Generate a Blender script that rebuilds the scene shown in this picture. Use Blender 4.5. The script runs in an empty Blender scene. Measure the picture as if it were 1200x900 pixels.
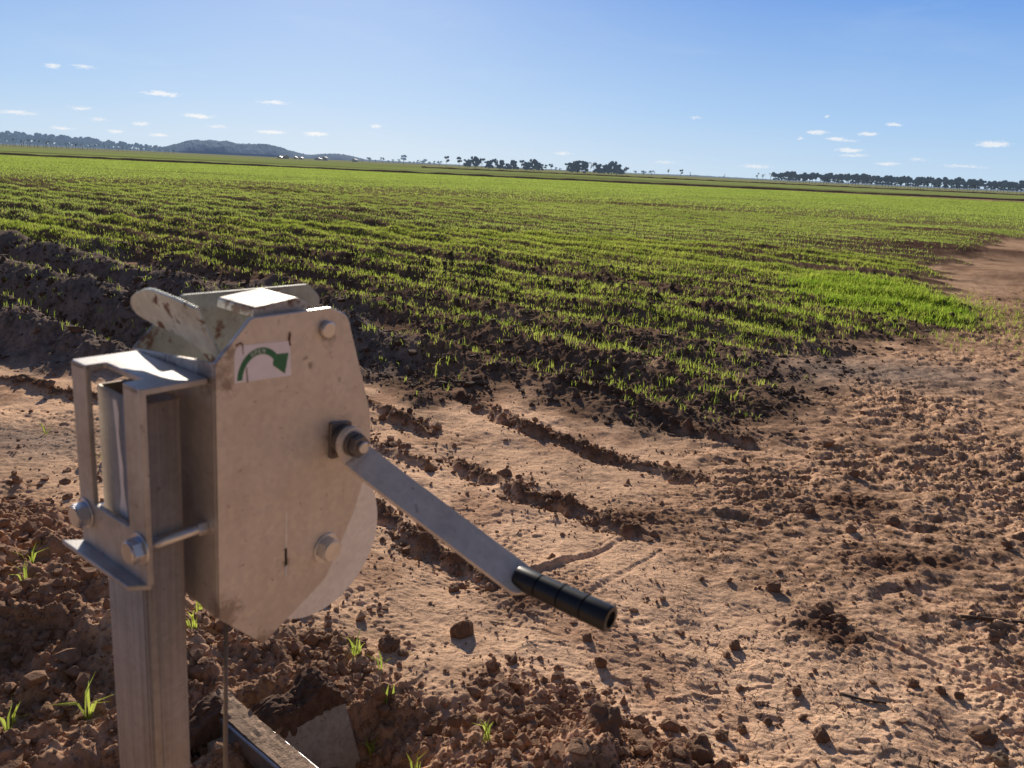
import bpy, bmesh, math, random
import numpy as np
from mathutils import Matrix, Vector
R_ = math.radians
random.seed(7)
rng = np.random.default_rng(11)
scene = bpy.context.scene
col = scene.collection

# ------------------------------------------------------------------ tags
def tag(o, label=None, cat=None, group=None, kind=None):
    if label: o['label'] = label
    if cat: o['category'] = cat
    if group: o['group'] = group
    if kind: o['kind'] = kind
    return o

def empty(name, loc=(0, 0, 0), rz=0.0):
    o = bpy.data.objects.new(name, None)
    o.empty_display_size = 0.05
    o.location = loc
    o.rotation_euler = (0, 0, rz)
    col.objects.link(o)
    return o

def link(name, me, mat=None, parent=None):
    o = bpy.data.objects.new(name, me)
    col.objects.link(o)
    if mat is not None:
        me.materials.clear(); me.materials.append(mat)
    if parent is not None:
        o.parent = parent
    return o

def np_mesh(name, V, F, smooth=True):
    """V (n,3), F list of arrays (m,k)"""
    me = bpy.data.meshes.new(name)
    V = np.asarray(V, dtype=np.float32)
    me.vertices.add(len(V)); me.vertices.foreach_set('co', V.ravel())
    if not isinstance(F, (list, tuple)): F = [F]
    loops = np.concatenate([np.asarray(f, dtype=np.int32).ravel() for f in F])
    tot = np.concatenate([np.full(len(f), f.shape[1], dtype=np.int32) for f in F])
    start = np.concatenate([[0], np.cumsum(tot)[:-1]]).astype(np.int32)
    me.loops.add(len(loops)); me.loops.foreach_set('vertex_index', loops)
    me.polygons.add(len(tot)); me.polygons.foreach_set('loop_start', start)
    try: me.polygons.foreach_set('loop_total', tot)
    except Exception: pass
    me.polygons.foreach_set('use_smooth', np.full(len(tot), smooth, dtype=bool))
    me.update(calc_edges=True)
    return me

# ------------------------------------------------------------------ noise (numpy)
_perm = np.random.default_rng(3).permutation(4096).astype(np.int64)
_perm = np.concatenate([_perm, _perm])
def _h(ix, iy, k=0):
    return _perm[(_perm[(ix + 131 * k) & 4095] + (iy & 4095)) & 4095]
_ga = np.random.default_rng(5).uniform(0, 2 * np.pi, 4096)
_gx, _gy = np.cos(_ga), np.sin(_ga)
_rv = np.random.default_rng(6).uniform(0, 1, (4, 4096))
def perlin(x, y, k=0):
    xi = np.floor(x).astype(np.int64); yi = np.floor(y).astype(np.int64)
    fx = x - xi; fy = y - yi
    u = fx * fx * fx * (fx * (fx * 6 - 15) + 10); v = fy * fy * fy * (fy * (fy * 6 - 15) + 10)
    def g(dx, dy):
        h = _h(xi + dx, yi + dy, k)
        return _gx[h] * (fx - dx) + _gy[h] * (fy - dy)
    a = g(0, 0); b = g(1, 0); c = g(0, 1); d = g(1, 1)
    return 1.5 * (a + u * (b - a) + v * (c - a) + u * v * (a - b - c + d))
def fbm(x, y, oct=4, k=0, gain=0.5):
    r = np.zeros_like(x); a = 1.0
    for i in range(oct):
        r += a * perlin(x, y, k + i); x = x * 2.03 + 7.1; y = y * 2.03 - 3.7; a *= gain
    return r
def clods(x, y, cell, k=0, dens=0.7, rmin=0.25, rmax=0.55):
    """height field of half buried lumps, in units of the cell"""
    x = x / cell; y = y / cell
    xi = np.floor(x).astype(np.int64); yi = np.floor(y).astype(np.int64)
    out = np.zeros_like(x)
    for dx in (-1, 0, 1):
        for dy in (-1, 0, 1):
            h = _h(xi + dx, yi + dy, k)
            px = xi + dx + _rv[0][h]; py = yi + dy + _rv[1][h]
            r = rmin + (rmax - rmin) * _rv[2][h] ** 1.5
            d2 = ((x - px) ** 2 + (y - py) ** 2) / (r * r)
            on = _rv[3][h] < dens
            z = np.sqrt(np.clip(1 - d2, 0, 1)) * r * (0.7 + 0.5 * _rv[3][h])
            out = np.maximum(out, np.where(on, z, 0))
    return out * cell
def flakes(x, y, cell, k=0, tilt=.8):
    """broken crust: angular chips, each with its own height and tilt, in units of the cell"""
    x = x / cell; y = y / cell
    xi = np.floor(x).astype(np.int64); yi = np.floor(y).astype(np.int64)
    best = np.full(x.shape, 1e9); out = np.zeros_like(x)
    for dx in (-1, 0, 1):
        for dy in (-1, 0, 1):
            h = _h(xi + dx, yi + dy, k)
            ex = x - (xi + dx + _rv[0][h]); ey = y - (yi + dy + _rv[1][h])
            d = np.abs(ex) * (.7 + .6 * _rv[2][h]) + np.abs(ey) * (1.3 - .6 * _rv[2][h])
            v = (_rv[3][h] - .5) * .55 + tilt * ((_rv[2][h] - .5) * ex + (_rv[3][(h + 77) & 4095] - .5) * ey)
            m = d < best
            best = np.where(m, d, best); out = np.where(m, v, out)
    return out * cell
def sstep(a, b, x):
    t = np.clip((x - a) / (b - a), 0, 1)
    return t * t * (3 - 2 * t)
def sd_poly(x, y, P):
    """signed distance, positive inside"""
    d = np.full(x.shape, 1e18); inside = np.zeros(x.shape, bool)
    n = len(P)
    for i in range(n):
        ax, ay = P[i]; bx, by = P[(i + 1) % n]
        ex, ey = bx - ax, by - ay
        t = np.clip(((x - ax) * ex + (y - ay) * ey) / (ex * ex + ey * ey), 0, 1)
        d = np.minimum(d, (x - ax - t * ex) ** 2 + (y - ay - t * ey) ** 2)
        c = ((ay <= y) & (by > y)) | ((by <= y) & (ay > y))
        if ey != 0:
            inside ^= c & (x < ax + (y - ay) / ey * ex)
    d = np.sqrt(d)
    return np.where(inside, d, -d)
def seg_dist(x, y, a, b):
    ex, ey = b[0] - a[0], b[1] - a[1]
    t = np.clip(((x - a[0]) * ex + (y - a[1]) * ey) / (ex * ex + ey * ey), 0, 1)
    return np.hypot(x - a[0] - t * ex, y - a[1] - t * ey), t

# ------------------------------------------------------------------ the field, metres, camera stands at (0,0,1.5)
CROP = [(-11.82,13.25),(-8.00,11.91),(-6.09,10.83),(-4.30,9.50),(-2.93,8.56),(-1.80,7.46),(-1.38,6.63),(-1.16,5.75),(-0.87,5.01),(-0.54,4.68),(-0.33,5.17),(0.00,5.34),(0.29,4.96),(0.55,4.63),(0.86,4.51),(1.39,4.54),(1.84,5.01),(2.40,6.00),(2.81,6.83),(3.32,7.39),(4.30,8.01),(5.0,8.45),(5.6,9.5),(5.95,11.1),(7.9,14.4),(14.2,23.5),(33.05,44.33),(110,105),(110,123),(-150,123),(-60,30)]
RIDGE = [(-20,19),(-11.82,13.25),(-8.00,11.91),(-6.09,10.83),(-4.30,9.50),(-2.93,8.56),(-1.80,7.46),(-1.38,6.63),(-1.14,5.62),(-2.10,5.20),(-2.76,5.31),(-3.07,5.21),(-3.97,5.75),(-6.09,6.67),(-16,10)]
CLOD = [(-3.4,3.3),(-2.28,3.17),(-2.15,3.33),(-1.80,3.00),(-1.18,2.43),(-0.73,2.25),(-0.60,2.19),(-0.47,2.22),(-0.21,1.98),(0.02,1.99),(0.15,2.04),(0.30,2.01),(0.43,1.80),(0.62,1.72),(0.75,1.3),(0.3,0.6),(-3.4,0.6)]
TRAM = [(0.81,4.20),(1.74,4.99),(2.71,6.64),(8.80,13.43),(15.30,20.24),(16,8),(2.7,1.2),(1.85,1.75),(1.40,2.30),(1.11,2.50),(0.80,2.50),(0.52,2.42),(0.60,3.10)]
DU = (0.788, -0.616)      # furrows run this way
DV = (0.616, 0.788)
BUND = [((-150, 112), (-60, 116), (40, 128), (170, 134))]

def blob(x, y, cx, cy, rx, ry, n=0.0):
    return np.exp(-(((x - cx) / rx) ** 2 + ((y - cy) / ry) ** 2)) if not np.isscalar(n) else np.exp(-(((x - cx) / rx) ** 2 + ((y - cy) / ry) ** 2))

def masks(x, y):
    w1 = fbm(x * 0.9, y * 0.9, 3, 20)
    w2 = fbm(x * 3.1, y * 3.1, 3, 27)
    r = np.hypot(x, y)
    wob = np.clip(r / 12, 0.25, 2.5)
    crop = sd_poly(x, y, CROP) + 0.45 * w1 * wob + 0.16 * w2
    ridge = sd_poly(x, y, RIDGE) + 0.22 * w1 * wob + 0.08 * w2
    cl = sd_poly(x, y, CLOD) + 0.10 * w1 + 0.10 * w2
    tr = sd_poly(x, y, TRAM) + 0.35 * w1 + 0.1 * w2
    bare = (blob(x, y, 9.8, 19.6, 2.6, 1.9) + 0.9 * blob(x, y, 5.1, 16.2, 1.6, 1.3) + 0.75 * blob(x, y, 2.1, 8.5, 1.0, 0.45)
            + 0.8 * blob(x, y, 6.5, 37.5, 4.0, 1.6) + 0.9 * blob(x, y, 14.5, 27, 3.0, 2.2) + .9 * blob(x, y, 9.3, 13.6, .8, 1.1) + .8 * blob(x, y, 12.2, 18.2, 1.2, 1.5) + 0.8 * blob(x, y, -10, 34, 5, 1.3)
            + 0.7 * blob(x, y, -24, 62, 12, 2.2) + 0.7 * blob(x, y, -18, 45, 7, 1.6) + 0.6 * blob(x, y, 18, 60, 8, 3))
    lush = 1.2 * blob(x, y, 4.95, 10.5, 0.95, 1.7) + 0.4 * blob(x, y, 3.0, 8.6, 0.7, 0.6)
    return dict(r=r, w1=w1, w2=w2, crop=crop, ridge=ridge, clod=cl, tram=tr, bare=bare, lush=lush)

def furrow(x, y):
    t = x * DV[0] + y * DV[1]; s = x * DU[0] + y * DU[1]
    wv = 0.05 * fbm(s * 0.6, t * 0.5, 2, 40)
    ph = (t + wv - 2.32) / 1.0
    f = ph - np.floor(ph)
    c = 0.5 + 0.5 * np.cos(2 * np.pi * f)        # 1 on a ridge
    return s, t, np.floor(ph), c

def density(x, y, m=None):
    """crop cover 0..1"""
    if m is None: m = masks(x, y)
    s, t, idx, c = furrow(x, y)
    r = m['r']
    patch = 0.5 + 0.5 * fbm(x * 0.35, y * 0.35, 3, 60)
    d = sstep(-0.05, 0.9, m['crop']) * (0.36 + 0.61 * sstep(7, 22, r))
    stripe = fbm(s * 0.10, t * 1.3, 3, 70) + .35 * sstep(.25, .6, np.abs(fbm(s * .035, t * .35, 2, 74)))
    d = d * (1 + 1.5 * (stripe) * (1 - 0.55 * sstep(20, 60, r)))
    d = d * (0.70 + 0.6 * np.clip(patch, 0, 1))
    d = d * (1 - (.38 + .5 * sstep(2.0, -5, x)) * (1 - sstep(22, 50, r)) * (1 - c))
    left = sstep(3.5, -3.0, x / np.maximum(r, 1) * 10)     # drier to the left
    d = d * (1 - 0.35 * left * (1 - sstep(18, 45, r)))
    d = d + 0.8 * np.clip(m['lush'], 0, 1)
    d = d * (1 - 0.95 * np.clip(m['bare'] * (1.0 + 0.9 * m['w2']), 0, 1))
    d = d * (1 - 0.9 * sstep(0.1, 0.7, m['ridge']))
    d = d + 0.05 * sstep(0.0, 0.4, m['ridge'])
    return np.clip(d, 0, 1)

LIPS = [((-1.15, 3.62), (-0.573, 3.086), .030), ((-0.573, 3.086), (-0.317, 2.834), .045), ((-0.317, 2.834), (-0.05, 2.60), .045),
        ((-0.277, 3.826), (0.065, 3.438), .040), ((0.065, 3.438), (0.286, 3.315), .055), ((0.286, 3.315), (0.55, 3.08), .055),
        ((-0.344, 4.998), (-0.06, 4.592), .05), ((-0.06, 4.592), (0.18, 4.302), .05), ((0.18, 4.302), (0.584, 3.988), .05), ((0.584, 3.988), (0.95, 3.73), .035),
        ((0.367, 5.286), (0.809, 4.945), .055), ((0.809, 4.945), (1.07, 4.50), .06), ((1.07, 4.50), (1.40, 4.31), .06), ((-3.5, 4.80), (-2.2, 4.35), .05), ((-1.0, 4.75), (-0.5, 4.25), .04), ((-0.85, 4.1), (-0.45, 3.75), .03)]
MARKS = [((0.10, 2.64), (0.50, 3.02), .011), ((0.32, 2.56), (0.66, 2.94), .005), ((1.30, 2.36), (1.68, 2.02), .010)]

def height(x, y, m=None, full=False):
    if m is None: m = masks(x, y)
    r = m['r']
    near = 1 - sstep(13, 22, r); mid = 1 - sstep(35, 60, r)
    s, t, idx, c = furrow(x, y)
    K_ridge = sstep(-0.55, 0.25, m['ridge']); K_crop = sstep(-0.3, 0.6, m['crop']); K_clod = sstep(-0.10, 0.18, m['clod']); K_tr = sstep(-0.3, 0.6, m['tram'])
    z = 0.03 * fbm(x * 0.35, y * 0.35, 3, 1) * near + 0.05 * fbm(x * 0.08, y * 0.08, 2, 4) * sstep(5, 20, r)
    leftw = sstep(2.5, -5, x)
    amp = np.maximum(K_ridge * (0.36 + 0.05 * m['w1']), K_crop * (0.12 + .15 * leftw + 0.04 * m['w1']) * mid)
    ragged = 0.88 + 0.22 * fbm(s * 1.2, t * 1.7, 2, 44)
    z = z + amp * np.power(c, 0.85) * ragged - amp * 0.3
    z = z + 0.28 * K_ridge * 0
    # lumpy tilth
    wx = x + 0.02 * m['w2']; wy = y + 0.02 * fbm(x * 3.3 + 9, y * 3.3, 2, 33)
    tilth = np.maximum(np.maximum(K_ridge, 0.95 * K_crop), K_clod)
    big = clods(wx * 1.2, wy, 0.20, 1, 0.55); med = clods(wx, wy, 0.085, 2, 0.7); sm = clods(wx, wy, 0.036, 3, 0.75)
    tiny = clods(x, y, 0.016, 5, 0.7)
    fb = fbm(x * 9, y * 9, 4, 8)
    z = z + tilth * (0.55 * big * mid * (1 - .85 * K_ridge) * (1 - .7 * K_crop) + 0.55 * med * near * (0.6 + 0.7 * np.clip(m['w2'] + .3, 0, 1)) + 0.45 * sm * near + 0.012 * fb * near + 0.030 * np.abs(fbm(x * 13, y * 13, 3, 15)) * near)
    z = z + K_clod * 0.4 * tiny
    # bare heaps stand a little proud
    z = z + np.clip(m['bare'], 0, 1) * (0.10 * mid + 0.35 * med)
    # trampled crust: curled flakes
    fl = fbm(wx * 14 + 0.6 * fb, wy * 21, 3, 50)
    fl2 = fbm(wx * 36, wy * 52, 3, 55)
    lowm = 0.30 + 1.05 * sstep(-.4, .5, fbm(x * .9 + 5, y * .9, 3, 52))
    fx = wx + .012 * fb + .01 * m['w2']; fy = wy * 1.35 + .012 * fbm(x * 11 + 3, y * 11, 2, 57)
    tr_z = 0.034 * np.abs(fbm(x * 2.6, y * 3.8, 3, 54)) + lowm * (.42 * flakes(fx, fy, .062, 51) + .42 * flakes(fx + 9, fy, .030, 53) + .006 * sstep(-.2, .25, fl2)) + 0.22 * sm * sstep(0.25, 0.6, m['w2']) + 0.22 * med * sstep(0.2, 0.6, fbm(x * 1.3, y * 1.3, 2, 58))
    crust = 1 - np.clip(K_ridge + K_crop + K_clod, 0, 1)
    z = z + crust * near * (K_tr * tr_z + (1 - K_tr) * ((0.0015 + .004 * sstep(.0, .5, m['w1'])) * sstep(-0.3, 0.3, fl2) + 0.022 * fbm(x * 2.2, y * 2.2, 4, 66) + (.06 + .15 * sstep(-.1, .5, fbm(x * .8, y * .8, 3, 69))) * flakes(fx, fy, .055, 51) + .16 * flakes(fx + 4, fy, .024, 59) + 0.2 * tiny * sstep(.25, .5, fbm(x * 5, y * 5, 2, 61))
                                                    + 0.55 * sm * sstep(0.35, 0.75, fbm(x * 1.9, y * 1.9, 2, 77))))
    lip = np.zeros_like(x); cut = np.zeros_like(x)
    for a, b, h in LIPS:
        d, tt = seg_dist(x + 0.05 * m['w2'] + .02 * fb, y + 0.05 * m['w1'] + .02 * fb, a, b)
        env = np.clip(0.78 + 0.6 * fbm(s * 2.6, t * 2.6, 2, 80), 0.35, 1.4)
        g = np.exp(-(d / 0.034) ** 2) * env
        lip = np.maximum(lip, g * h / 0.045)
        side = (x - a[0]) * DV[0] + (y - a[1]) * DV[1]
        z = z + near * (h * .74 * g - h * 0.45 * np.exp(-((d - .06) / 0.04) ** 2) * (side < 0) * env)
    z = z + near * np.clip(lip, 0, 1) * (0.6 * sm + 0.28 * med + .3 * flakes(fx, fy, .05, 56))
    for a, b, h in MARKS:
        d, tt = seg_dist(x + 0.012 * m['w2'], y, a, b)
        z = z + h * np.exp(-(d / 0.018) ** 2) * (.6 + .8 * m['w2']) - h * 0.9 * np.exp(-((d - 0.025) / 0.015) ** 2) * ((x - a[0]) - (y - a[1]) > 0)
    # dark crumbly patches on the crust
    dp = blob(x, y, 1.72, 2.88, 0.26, 0.13) + 0.8 * blob(x, y, 1.55, 3.45, 0.3, 0.16) + 0.8 * blob(x, y, 1.15, 2.35, .16, .13) + .8 * blob(x, y, 0.02, 2.45, .16, .12) + .7 * blob(x, y, 0.62, 3.2, .24, .12)
    dp = np.clip(dp * (1 + 1.1 * m['w2']), 0, 1)
    z = z + dp * (0.9 * sm + 0.5 * med + 0.5 * tiny)
    # bank of spoil by the gate
    bank = np.exp(-(((x + 1.75) * 0.8 + (y - 2.1) * 0.25) / 0.75) ** 2 - ((y - 1.9) / 0.85) ** 2)
    z = z + 0.20 * bank * (1 + 0.4 * m['w1'])
    z = z + 0.10 * np.exp(-((x - 0.28) / 0.33) ** 2 - ((y - 1.55) / 0.16) ** 2)
    z = z + 0.07 * np.exp(-((x + 0.98) / 0.16) ** 2 - ((y - 1.90) / 0.10) ** 2)
    step = sstep(-0.02, 0.10, 1.95 - y + 0.25 * (x + 1.3) + 0.08 * m['w2']) * np.exp(-((x + 1.35) / 0.42) ** 2)
    z = z - 0.07 * step
    # pit between the gate walls
    pu = (x + 0.407) * -.732 + (y - 1.752) * -.681; pv = (x + 0.407) * -.681 + (y - 1.752) * .732
    pit = sstep(0.0, 0.06, pu) * sstep(0.02, 0.05, pv) * sstep(0.22, 0.15, pv)
    z = z * (1 - pit) + 0.02 * pit
    z = z - 0.20 * np.exp(-((x + .36) / .17) ** 2 - ((y - 1.60) / .19) ** 2) * (x - .93 * (y - 1.752) > -.407 - .02)
    z = np.where(r < 1.2, z * sstep(0.6, 1.2, r), z)
    if full:
        return z, dict(K_ridge=K_ridge, K_crop=K_crop, K_clod=K_clod, K_tr=K_tr, crust=crust, lip=np.clip(lip, 0, 1), dp=dp, c=c, fl=fl, fl2=fl2, fb=fb, med=med, sm=sm, pit=pit, s=s, t=t)
    return z

def hz(x, y):
    a = np.array([x], float); b = np.array([y], float)
    return float(height(a, b)[0])

# ------------------------------------------------------------------ material helpers
def new_mat(name):
    m = bpy.data.materials.new(name); m.use_nodes = True
    nt = m.node_tree; nt.nodes.clear()
    out = nt.nodes.new('ShaderNodeOutputMaterial')
    return m, nt, out
def N(nt, t, **kw):
    n = nt.nodes.new(t)
    for k, v in kw.items():
        if k in ('operation', 'blend_type', 'data_type', 'feature', 'noise_dimensions', 'attribute_name', 'distance', 'voronoi_dimensions', 'interpolation', 'sky_type', 'clamp_factor'):
            setattr(n, k, v)
        else:
            n.inputs[k].default_value = v
    return n
def ramp(nt, src, stops):
    r = nt.nodes.new('ShaderNodeValToRGB')
    el = r.color_ramp.elements
    while len(el) < len(stops): el.new(0.5)
    for e, (p, c) in zip(el, stops):
        e.position = p; e.color = (*c, 1) if len(c) == 3 else c
    nt.links.new(src, r.inputs[0])
    return r
def mixc(nt, fac, a, b, mode='MIX'):
    n = nt.nodes.new('ShaderNodeMix'); n.data_type = 'RGBA'; n.blend_type = mode
    def put(sock, v):
        if hasattr(v, 'is_output'): nt.links.new(v, sock)
        else: sock.default_value = v if not isinstance(v, tuple) or len(v) == 4 else (*v, 1)
    put(n.inputs[0], fac); put(n.inputs[6], a); put(n.inputs[7], b)
    return n.outputs[2]
def noise(nt, vec, scale, detail=4, rough=0.55, dist=0.0):
    n = nt.nodes.new('ShaderNodeTexNoise')
    n.inputs['Scale'].default_value = scale; n.inputs['Detail'].default_value = detail
    n.inputs['Roughness'].default_value = rough; n.inputs['Distortion'].default_value = dist
    if vec is not None: nt.links.new(vec, n.inputs['Vector'])
    return n
def objco(nt, scale=(1, 1, 1)):
    tc = nt.nodes.new('ShaderNodeTexCoord'); mp = nt.nodes.new('ShaderNodeMapping')
    mp.inputs['Scale'].default_value = scale
    nt.links.new(tc.outputs['Object'], mp.inputs['Vector'])
    return mp.outputs['Vector']

def soil_mat():
    m, nt, out = new_mat('soil'); L = nt.links.new
    at = nt.nodes.new('ShaderNodeAttribute'); at.attribute_name = 'soil'
    ck = nt.nodes.new('ShaderNodeAttribute'); ck.attribute_name = 'crack'
    co = objco(nt)
    n1 = noise(nt, co, 55, 5, 0.65); n2 = noise(nt, co, 260, 3, 0.6)
    c = mixc(nt, 1.0, at.outputs['Color'], ramp(nt, n1.outputs[0], [(0.25, (.62, .60, .58)), (0.5, (1, 1, 1)), (0.78, (1.22, 1.2, 1.17))]).outputs[0], 'MULTIPLY')
    c = mixc(nt, 1.0, c, ramp(nt, n2.outputs[0], [(0.3, (.8, .79, .78)), (0.7, (1.12, 1.12, 1.12))]).outputs[0], 'MULTIPLY')
    # drying cracks
    wn = noise(nt, co, 9, 3, 0.6)
    wv = nt.nodes.new('ShaderNodeVectorMath'); wv.operation = 'MULTIPLY_ADD'
    L(wn.outputs['Color'], wv.inputs[0]); wv.inputs[1].default_value = (.09, .09, 0); L(co, wv.inputs[2])
    vo = nt.nodes.new('ShaderNodeTexVoronoi'); vo.feature = 'DISTANCE_TO_EDGE'; vo.voronoi_dimensions = '2D'
    vo.inputs['Scale'].default_value = 24; L(wv.outputs[0], vo.inputs['Vector'])
    wid = noise(nt, co, 3.2, 5, .7)
    lt = nt.nodes.new('ShaderNodeMapRange'); lt.inputs[1].default_value = 0.0; lt.inputs[2].default_value = 0.05
    L(vo.outputs['Distance'], lt.inputs[0])
    gate = nt.nodes.new('ShaderNodeMath'); gate.operation = 'MULTIPLY'
    gr = ramp(nt, wid.outputs[0], [(0.46, (0, 0, 0)), (0.60, (.85, .85, .85))])
    L(gr.outputs[0], gate.inputs[0]); L(ck.outputs['Fac'], gate.inputs[1])
    inv = nt.nodes.new('ShaderNodeMath'); inv.operation = 'SUBTRACT'; inv.inputs[0].default_value = 1; L(lt.outputs[0], inv.inputs[1])
    cm = nt.nodes.new('ShaderNodeMath'); cm.operation = 'MULTIPLY'; L(inv.outputs[0], cm.inputs[0]); L(gate.outputs[0], cm.inputs[1])
    c = mixc(nt, cm.outputs[0], c, (.07, .04, .025))
    bs = nt.nodes.new('ShaderNodeBsdfPrincipled')
    bs.inputs['Roughness'].default_value = 0.95; bs.inputs['Specular IOR Level'].default_value = 0.0
    L(c, bs.inputs['Base Color'])
    hsum = nt.nodes.new('ShaderNodeMath'); hsum.operation = 'MULTIPLY_ADD'; hsum.inputs[1].default_value = -0.6
    nb = noise(nt, co, 120, 6, 0.7); L(cm.outputs[0], hsum.inputs[0]); L(nb.outputs[0], hsum.inputs[2])
    bp = nt.nodes.new('ShaderNodeBump'); bp.inputs['Strength'].default_value = 0.75; bp.inputs['Distance'].default_value = 0.008
    L(hsum.outputs[0], bp.inputs['Height']); L(bp.outputs[0], bs.inputs['Normal'])
    L(bs.outputs[0], out.inputs[0])
    return m

def clod_mat(name='clod_soil', base=(.34, .20, .125)):
    m, nt, out = new_mat(name); L = nt.links.new
    co = objco(nt)
    n1 = noise(nt, co, 45, 6, .7); n2 = noise(nt, co, 190, 4, .6)
    c = ramp(nt, n1.outputs[0], [(.3, tuple(v * .6 for v in base)), (.55, base), (.75, tuple(v * 1.5 for v in base))])
    bs = nt.nodes.new('ShaderNodeBsdfPrincipled'); bs.inputs['Roughness'].default_value = .95; bs.inputs['Specular IOR Level'].default_value = .15
    L(c.outputs[0], bs.inputs['Base Color'])
    bp = nt.nodes.new('ShaderNodeBump'); bp.inputs['Strength'].default_value = .8; bp.inputs['Distance'].default_value = .006
    L(n2.outputs[0], bp.inputs['Height']); L(bp.outputs[0], bs.inputs['Normal']); L(bs.outputs[0], out.inputs[0])
    return m

def leaf_mat(name, c0, c1, trans=.5, scale=3.0, haze=0):
    m, nt, out = new_mat(name); L = nt.links.new
    geo = nt.nodes.new('ShaderNodeNewGeometry')
    n = noise(nt, geo.outputs['Position'], scale, 3)
    ri = geo.outputs['Random Per Island']
    f = nt.nodes.new('ShaderNodeMath'); f.operation = 'ADD'; L(n.outputs[0], f.inputs[0]); 
    g = nt.nodes.new('ShaderNodeMath'); g.operation = 'MULTIPLY_ADD'; g.inputs[1].default_value = .5; g.inputs[2].default_value = -.25; L(ri, g.inputs[0]); L(g.outputs[0], f.inputs[1])
    c = ramp(nt, f.outputs[0], [(.3, c0), (.7, c1)])
    d = nt.nodes.new('ShaderNodeBsdfDiffuse'); t = nt.nodes.new('ShaderNodeBsdfTranslucent'); mx = nt.nodes.new('ShaderNodeMixShader')
    L(c.outputs[0], d.inputs[0]); L(c.outputs[0], t.inputs[0]); mx.inputs[0].default_value = trans
    L(d.outputs[0], mx.inputs[1]); L(t.outputs[0], mx.inputs[2])
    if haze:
        e = nt.nodes.new('ShaderNodeEmission'); e.inputs[0].default_value = (.50, .66, .90, 1); e.inputs[1].default_value = haze  # distance haze painted in as a faint blue glow over the leaves
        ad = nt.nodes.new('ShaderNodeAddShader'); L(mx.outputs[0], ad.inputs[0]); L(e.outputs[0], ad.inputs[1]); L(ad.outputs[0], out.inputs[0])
    else:
        L(mx.outputs[0], out.inputs[0])
    return m

def flat_mat(name, c, rough=.7, metal=0.0, var=.15, scale=20, spec=.3):
    m, nt, out = new_mat(name); L = nt.links.new
    n = noise(nt, objco(nt), scale, 5, .65)
    r = ramp(nt, n.outputs[0], [(.3, tuple(v * (1 - var) for v in c)), (.7, tuple(min(1, v * (1 + var)) for v in c))])
    bs = nt.nodes.new('ShaderNodeBsdfPrincipled'); L(r.outputs[0], bs.inputs['Base Color'])
    bs.inputs['Roughness'].default_value = rough; bs.inputs['Metallic'].default_value = metal; bs.inputs['Specular IOR Level'].default_value = spec
    L(bs.outputs[0], out.inputs[0])
    return m

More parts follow.
